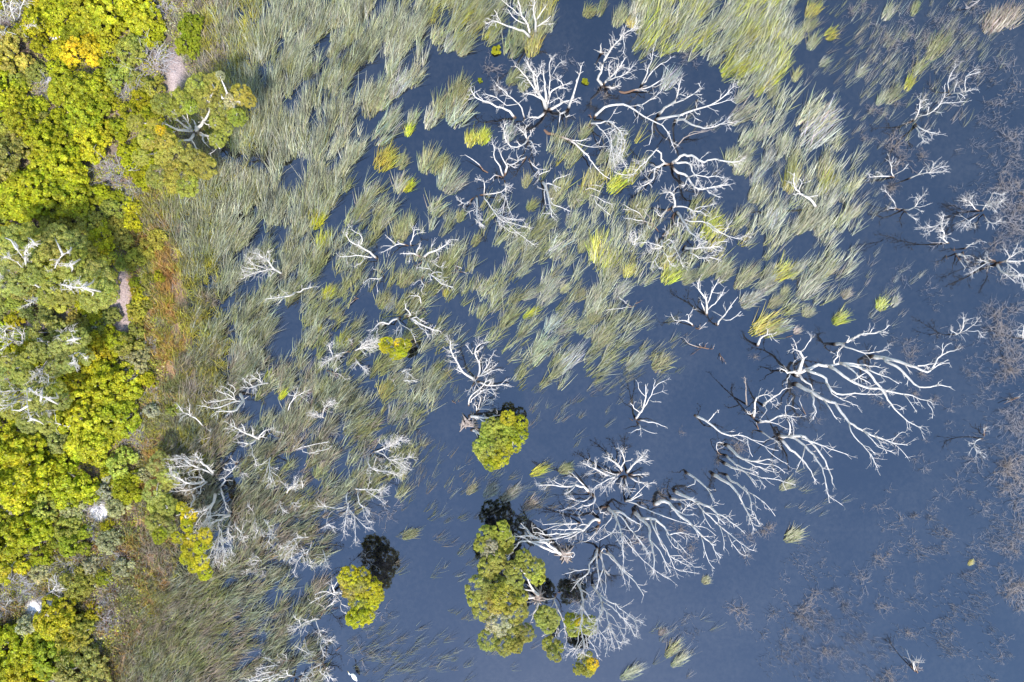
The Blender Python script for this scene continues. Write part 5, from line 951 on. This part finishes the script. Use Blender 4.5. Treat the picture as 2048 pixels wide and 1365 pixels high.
# ------------------------------------------------------------------ drowned brush on the right
BR = {
 'D4': [(180, 430, 40, 'n'), (230, 500, 46, 'n'), (210, 450, 36, 'n'), (190, 620, 34, 'n'), (330, 495, 30, 'n'), (70, 410, 22, 'n'), (320, 210, 30, 'w'), (240, 1010, 34, 'w'), (345, 1090, 30, 'w'), (190, 1065, 14, 'w'), (390, 1190, 16, 'w'), (640, 1170, 30, 'w'), (590, 1200, 28, 'w'), (745, 1190, 46, 'w'), (730, 1240, 40, 'w'), (700, 1320, 40, 'w'), (260, 1335, 34, 'w'), (690, 640, 40, 'w'), (650, 500, 26, 'w'), (770, 500, 30, 'w'), (740, 390, 36, 'w'), (555, 430, 26, 'w'), (650, 260, 40, 'w'), (700, 220, 40, 'w'), (740, 110, 44, 'w'), (680, 60, 44, 'w'), (770, 180, 36, 'w'), (560, 100, 40, 'w'), (480, 130, 36, 'w'), (470, 50, 36, 'w'), (400, 90, 34, 'w'), (220, 250, 24, 'n'), (110, 280, 30, 'n'), (500, 720, 26, 'w'), (470, 630, 18, 'w'), (690, 740, 34, 'w'), (770, 800, 34, 'w'), (690, 850, 36, 'w'), (650, 900, 40, 'n'), (740, 900, 40, 'w'), (680, 1030, 34, 'w'), (390, 985, 16, 'w'), (560, 990, 20, 'w'), (150, 290, 20, 'n'), (600, 330, 24, 'w')],
 'E5': [(250, 180, 50, 'w'), (300, 250, 40, 'n'), (310, 520, 36, 'n'), (470, 565, 34, 'n'), (585, 630, 50, 'w'), (560, 760, 40, 'w'), (390, 860, 26, 'w'), (200, 850, 55, 'w'), (400, 1050, 60, 'w'), (340, 990, 40, 'w'), (580, 970, 34, 'w'), (630, 1170, 50, 'w'), (520, 1270, 50, 'w'), (650, 1220, 44, 'w'), (140, 1220, 34, 'w'), (60, 1340, 34, 'w'), (820, 1320, 40, 'w'), (690, 350, 44, 'w'), (780, 380, 55, 'w'), (740, 270, 44, 'w'), (900, 430, 46, 'w'), (810, 500, 50, 'w'), (900, 550, 44, 'w'), (880, 200, 50, 'w'), (970, 130, 56, 'w'), (1000, 230, 56, 'w'), (1050, 330, 50, 'w'), (960, 380, 40, 'w'), (1050, 640, 56, 'w'), (950, 650, 44, 'w'), (1010, 730, 50, 'w'), (1060, 800, 56, 'w'), (1000, 890, 50, 'w'), (1030, 980, 60, 'w'), (1070, 1090, 50, 'w'), (1010, 1190, 56, 'w'), (950, 1260, 50, 'w'), (1070, 1270, 60, 'w'), (630, 200, 26, 'n'), (30, 560, 36, 'w'), (90, 600, 30, 'n'), (380, 400, 40, 'n'), (270, 300, 36, 'w'), (640, 1080, 20, 'w'), (1080, 1190, 60, 'w'), (40, 1000, 30, 'w')],
 'E4': [(240, 490, 34, 'w'), (410, 460, 34, 'w'), (830, 60, 40, 'w'), (700, 45, 24, 'w'), (980, 180, 60, 'w'), (870, 215, 44, 'w'), (1070, 270, 44, 'w'), (1090, 360, 56, 'w'), (930, 340, 44, 'w'), (800, 430, 50, 'n'), (890, 395, 30, 'n'), (1220, 80, 44, 'w'), (1300, 240, 50, 'w'), (1300, 330, 30, 'w'), (1540, 330, 46, 'w'), (1600, 60, 60, 'w'), (1720, 120, 60, 'w'), (1840, 100, 80, 'w'), (1850, 230, 70, 'w'), (1640, 230, 44, 'w'), (1720, 370, 40, 'w'), (1830, 370, 44, 'n'), (1110, 560, 40, 'w'), (900, 580, 44, 'w'), (700, 620, 70, 'w'), (640, 560, 50, 'w'), (230, 850, 80, 'n'), (330, 700, 60, 'n'), (510, 690, 50, 'w'), (530, 750, 44, 'w'), (300, 900, 60, 'w'), (70, 690, 44, 'w'), (30, 860, 44, 'w'), (100, 590, 34, 'w'), (680, 750, 44, 'w'), (820, 800, 50, 'n'), (960, 690, 34, 'w'), (1100, 660, 34, 'w'), (1060, 780, 30, 'w'), (1370, 840, 34, 'w'), (1220, 920, 40, 'w'), (1010, 990, 44, 'n'), (1090, 1020, 30, 'w'), (1380, 990, 44, 'w'), (1460, 1160, 44, 'w'), (1720, 1200, 50, 'w'), (1770, 1040, 46, 'w'), (100, 1190, 50, 'w'), (220, 1110, 60, 'w'), (420, 1100, 70, 'n'), (530, 1160, 50, 'w'), (880, 1300, 60, 'n'), (1010, 1300, 44, 'w'), (630, 1240, 40, 'w'), (1580, 490, 44, 'n'), (1720, 490, 34, 'w'), (1780, 620, 60, 'w'), (120, 980, 40, 'n'), (1290, 700, 44, 'w'), (1880, 800, 40, 'n'), (1340, 600, 30, 'w')],
 'D3': [(560, 1165, 40, 'n'), (190, 1070, 20, 'n'), (420, 1240, 24, 'n'), (1030, 990, 30, 'w'), (640, 600, 26, 'n')],
 'D6': [(700, 410, 40, 'n'), (1170, 400, 60, 'n'), (1460, 310, 50, 'n'), (1550, 420, 40, 'n'), (1880, 360, 50, 'w'), (2020, 320, 40, 'n'), (1340, 110, 40, 'n'), (1860, 830, 60, 'n'), (1870, 930, 60, 'w'), (1900, 500, 40, 'w'), (1500, 500, 60, 'w'), (800, 630, 40, 'n'), (810, 780, 30, 'n')],
 'D8': [(700, 660, 40, 'w'), (840, 610, 40, 'n'), (1340, 300, 44, 'n'), (1520, 830, 40, 'n'), (1430, 890, 40, 'w'), (1380, 1010, 40, 'w')],
 'C3': [(700, 330, 50, 'w'), (1450, 370, 50, 'w'), (920, 570, 40, 'n'), (240, 420, 50, 'n'), (700, 400, 40, 'w'), (310, 540, 40, 'n'), (1440, 330, 40, 'n')],
 'D1': [(1060, 500, 60, 'n'), (470, 560, 40, 'n'), (830, 990, 60, 'w'), (1640, 680, 40, 'n')],
 'C4': [(500, 1140, 40, 'n'), (870, 40, 30, 'n'), (800, 80, 30, 'n'), (1030, 250, 40, 'n'), (1250, 250, 40, 'n'), (1160, 220, 30, 'n')],
}
BR['P'] = [(R.uniform(360, 800), R.uniform(840, 1350), R.uniform(10, 24), 'w') for _ in range(34)] + [(2050 - abs(R.gauss(0, 38)), R.choice([300, 420, 640, 740, 860, 960, 1060, 1150]) + R.gauss(0, 34), R.uniform(12, 26), R.choice('wwwwn')) for _ in range(64)] + [(R.uniform(1750, 2040), R.uniform(0, 160), R.uniform(8, 16), 'w') for _ in range(14)]
for crop, L in BR.items():
    s = CROP[crop][2]
    for (x, y, r, c) in L:
        px, py = cp(crop, x, y); rw = r / s * PXM * 1.4
        z = 0.0
        me = BRUSHB[R.randrange(2)] if c == 'n' else BRUSH[R.randrange(6)]
        o = obj('drowned_shrub', me); o.location = W(px, py, z); o.rotation_euler = (0, 0, R.uniform(0, 6.28)); o.scale = (rw, rw, rw * .8)
        desc = ('wide ' if rw > .5 else 'tiny ' if rw < .28 else '') + ('brown drowned twiggy shrub' if c == 'n' else 'grey drowned twiggy shrub')
        tag(o, place_label(desc, px, py, LAKE, 12), 'dead shrub', 'drowned shrubs standing in the lake')

# thin drowned sticks, far too many to count
def build_sticks():
    rng = np.random.default_rng(91); P = []
    for (x, y, rx, ry, n) in [(1640, 1270, 110, 70, 700), (1800, 1200, 170, 120, 420), (1950, 1250, 90, 110, 300), (1980, 900, 70, 300, 420), (1900, 1080, 120, 80, 280), (1980, 350, 70, 200, 380), (1900, 80, 140, 90, 480), (1620, 1120, 60, 40, 60), (1700, 1340, 160, 40, 260), (1400, 1280, 100, 60, 60), (1850, 700, 120, 120, 120)]:
        for c in range(max(2, n // 15)):
            m = int(rng.integers(6, 34)); cx = rng.normal(x, rx * .6); cy = rng.normal(y, ry * .6); sp = rng.uniform(4, 15)
            P.append(np.stack([rng.normal(cx, sp, m), rng.normal(cy, sp * .8, m)], 1))
    P = np.concatenate(P); n = len(P)
    mb = MB()
    for i in range(n):
        b = W(P[i, 0], P[i, 1], 0); b.z = -.05
        h = abs(rng.normal(.22, .14)) + .08; a = rng.uniform(0, 6.28); l = abs(rng.normal(.14, .12))
        e = b + Vector((math.cos(a) * l, math.sin(a) * l, h)); m = b.lerp(e, .5) + Vector((rng.normal(0, .03), rng.normal(0, .03), 0))
        mb.tube([b, m, e], [.008, .007, .004], 3, False)
    o = mb.build('drowned_sticks', M_TWIG); tag(o, 'countless thin dead sticks poking out of the water', 'sticks', kind='stuff')
build_sticks()

# bank litter: fallen grey sticks between the shrubs
def build_litter():
    rng = np.random.default_rng(92); mb = MB()
    for i in range(900):
        px = rng.uniform(0, 360); py = rng.uniform(0, 1365)
        if px > shore(py) - 20: continue
        b = W(px, py, 0); b.z = gh(px, py) + .03
        a = rng.uniform(0, 6.28); l = rng.uniform(.2, .7)
        e = b + Vector((math.cos(a) * l, math.sin(a) * l, rng.uniform(.02, .2))); m = b.lerp(e, .5) + Vector((rng.normal(0, .06), rng.normal(0, .06), .03))
        mb.tube([b, m, e], [.014, .012, .006], 3, False)
    tag(mb.build('twig_litter', M_TWIG), 'fallen grey twigs scattered over the bank', 'twigs', kind='stuff')
build_litter()

# ------------------------------------------------------------------ egret wading near the bottom edge
def build_egret():
    m, t, b = newmat('white_feathers')
    ge = N(t, 'ShaderNodeNewGeometry'); n1 = noise(t, 30, 3, ge.outputs['Position'])
    r = ramp(t, n1.outputs[0], [(.3, (.72, .72, .72)), (.7, (.85, .85, .84))]); t.links.new(r.outputs[0], b.inputs['Base Color']); b.inputs['Roughness'].default_value = .7
    mk, t, b = newmat('yellow_bill'); n1 = noise(t, 40, 2); r = ramp(t, n1.outputs[0], [(.3, (.5, .33, .05)), (.7, (.6, .4, .07))]); t.links.new(r.outputs[0], b.inputs['Base Color'])
    ml, t, b = newmat('dark_legs'); n1 = noise(t, 40, 2); r = ramp(t, n1.outputs[0], [(.3, (.03, .03, .03)), (.7, (.06, .05, .045))]); t.links.new(r.outputs[0], b.inputs['Base Color'])
    root = empty('egret', W(711, 1346, 0)); tag(root, 'white egret wading beside sedge near the bottom edge', 'bird')
    root.rotation_euler = (0, 0, math.radians(118))
    # spine stations: x forward, z up, half width, half height
    st = [(-.36, .36, .012, .01), (-.28, .37, .05, .025), (-.17, .40, .10, .075), (-.04, .43, .125, .105), (.08, .45, .105, .10), (.16, .49, .06, .065), (.21, .55, .035, .035), (.25, .62, .026, .027), (.27, .70, .023, .023), (.30, .77, .022, .022), (.35, .81, .025, .025), (.40, .82, .032, .03), (.45, .815, .022, .02), (.47, .812, .01, .009)]
    V = []; F = []; nn = 12
    for i, (x, z, a, h) in enumerate(st):
        x0, z0 = st[max(i - 1, 0)][:2]; x1, z1 = st[min(i + 1, len(st) - 1)][:2]
        tx, tz = x1 - x0, z1 - z0; l = math.hypot(tx, tz); tx /= l; tz /= l
        for k in range(nn):
            an = 2 * math.pi * k / nn
            V.append((x - tz * h * math.sin(an), a * math.cos(an), z + tx * h * math.sin(an)))
    for i in range(len(st) - 1):
        for k in range(nn): F.append((i * nn + k, i * nn + (k + 1) % nn, (i + 1) * nn + (k + 1) % nn, (i + 1) * nn + k))
    F.append(tuple(range(nn))[::-1]); F.append(tuple((len(st) - 1) * nn + k for k in range(nn)))
    me = bpy.data.meshes.new('body'); me.from_pydata(V, [], F); me.update(); me.materials.append(m)
    me.polygons.foreach_set('use_smooth', [True] * len(me.polygons)); obj('body', me, root)
    mb = MB(); mb.tube([Vector((.455, 0, .813)), Vector((.52, 0, .805)), Vector((.58, 0, .797))], [.016, .011, .003], 8); mb.build('bill', mk, root)
    for sy in (-1, 1):
        mb = MB(); mb.tube([Vector((-.02, .045 * sy, .37)), Vector((-.03, .05 * sy, .18)), Vector((.0 + .05 * sy, .05 * sy, -.12))], [.016, .01, .008], 6); mb.build('leg', ml, root)
build_egret()
print('blades quads', nb1, nb2, 'shrubs', len(shr), 'objects', len(bpy.data.objects))
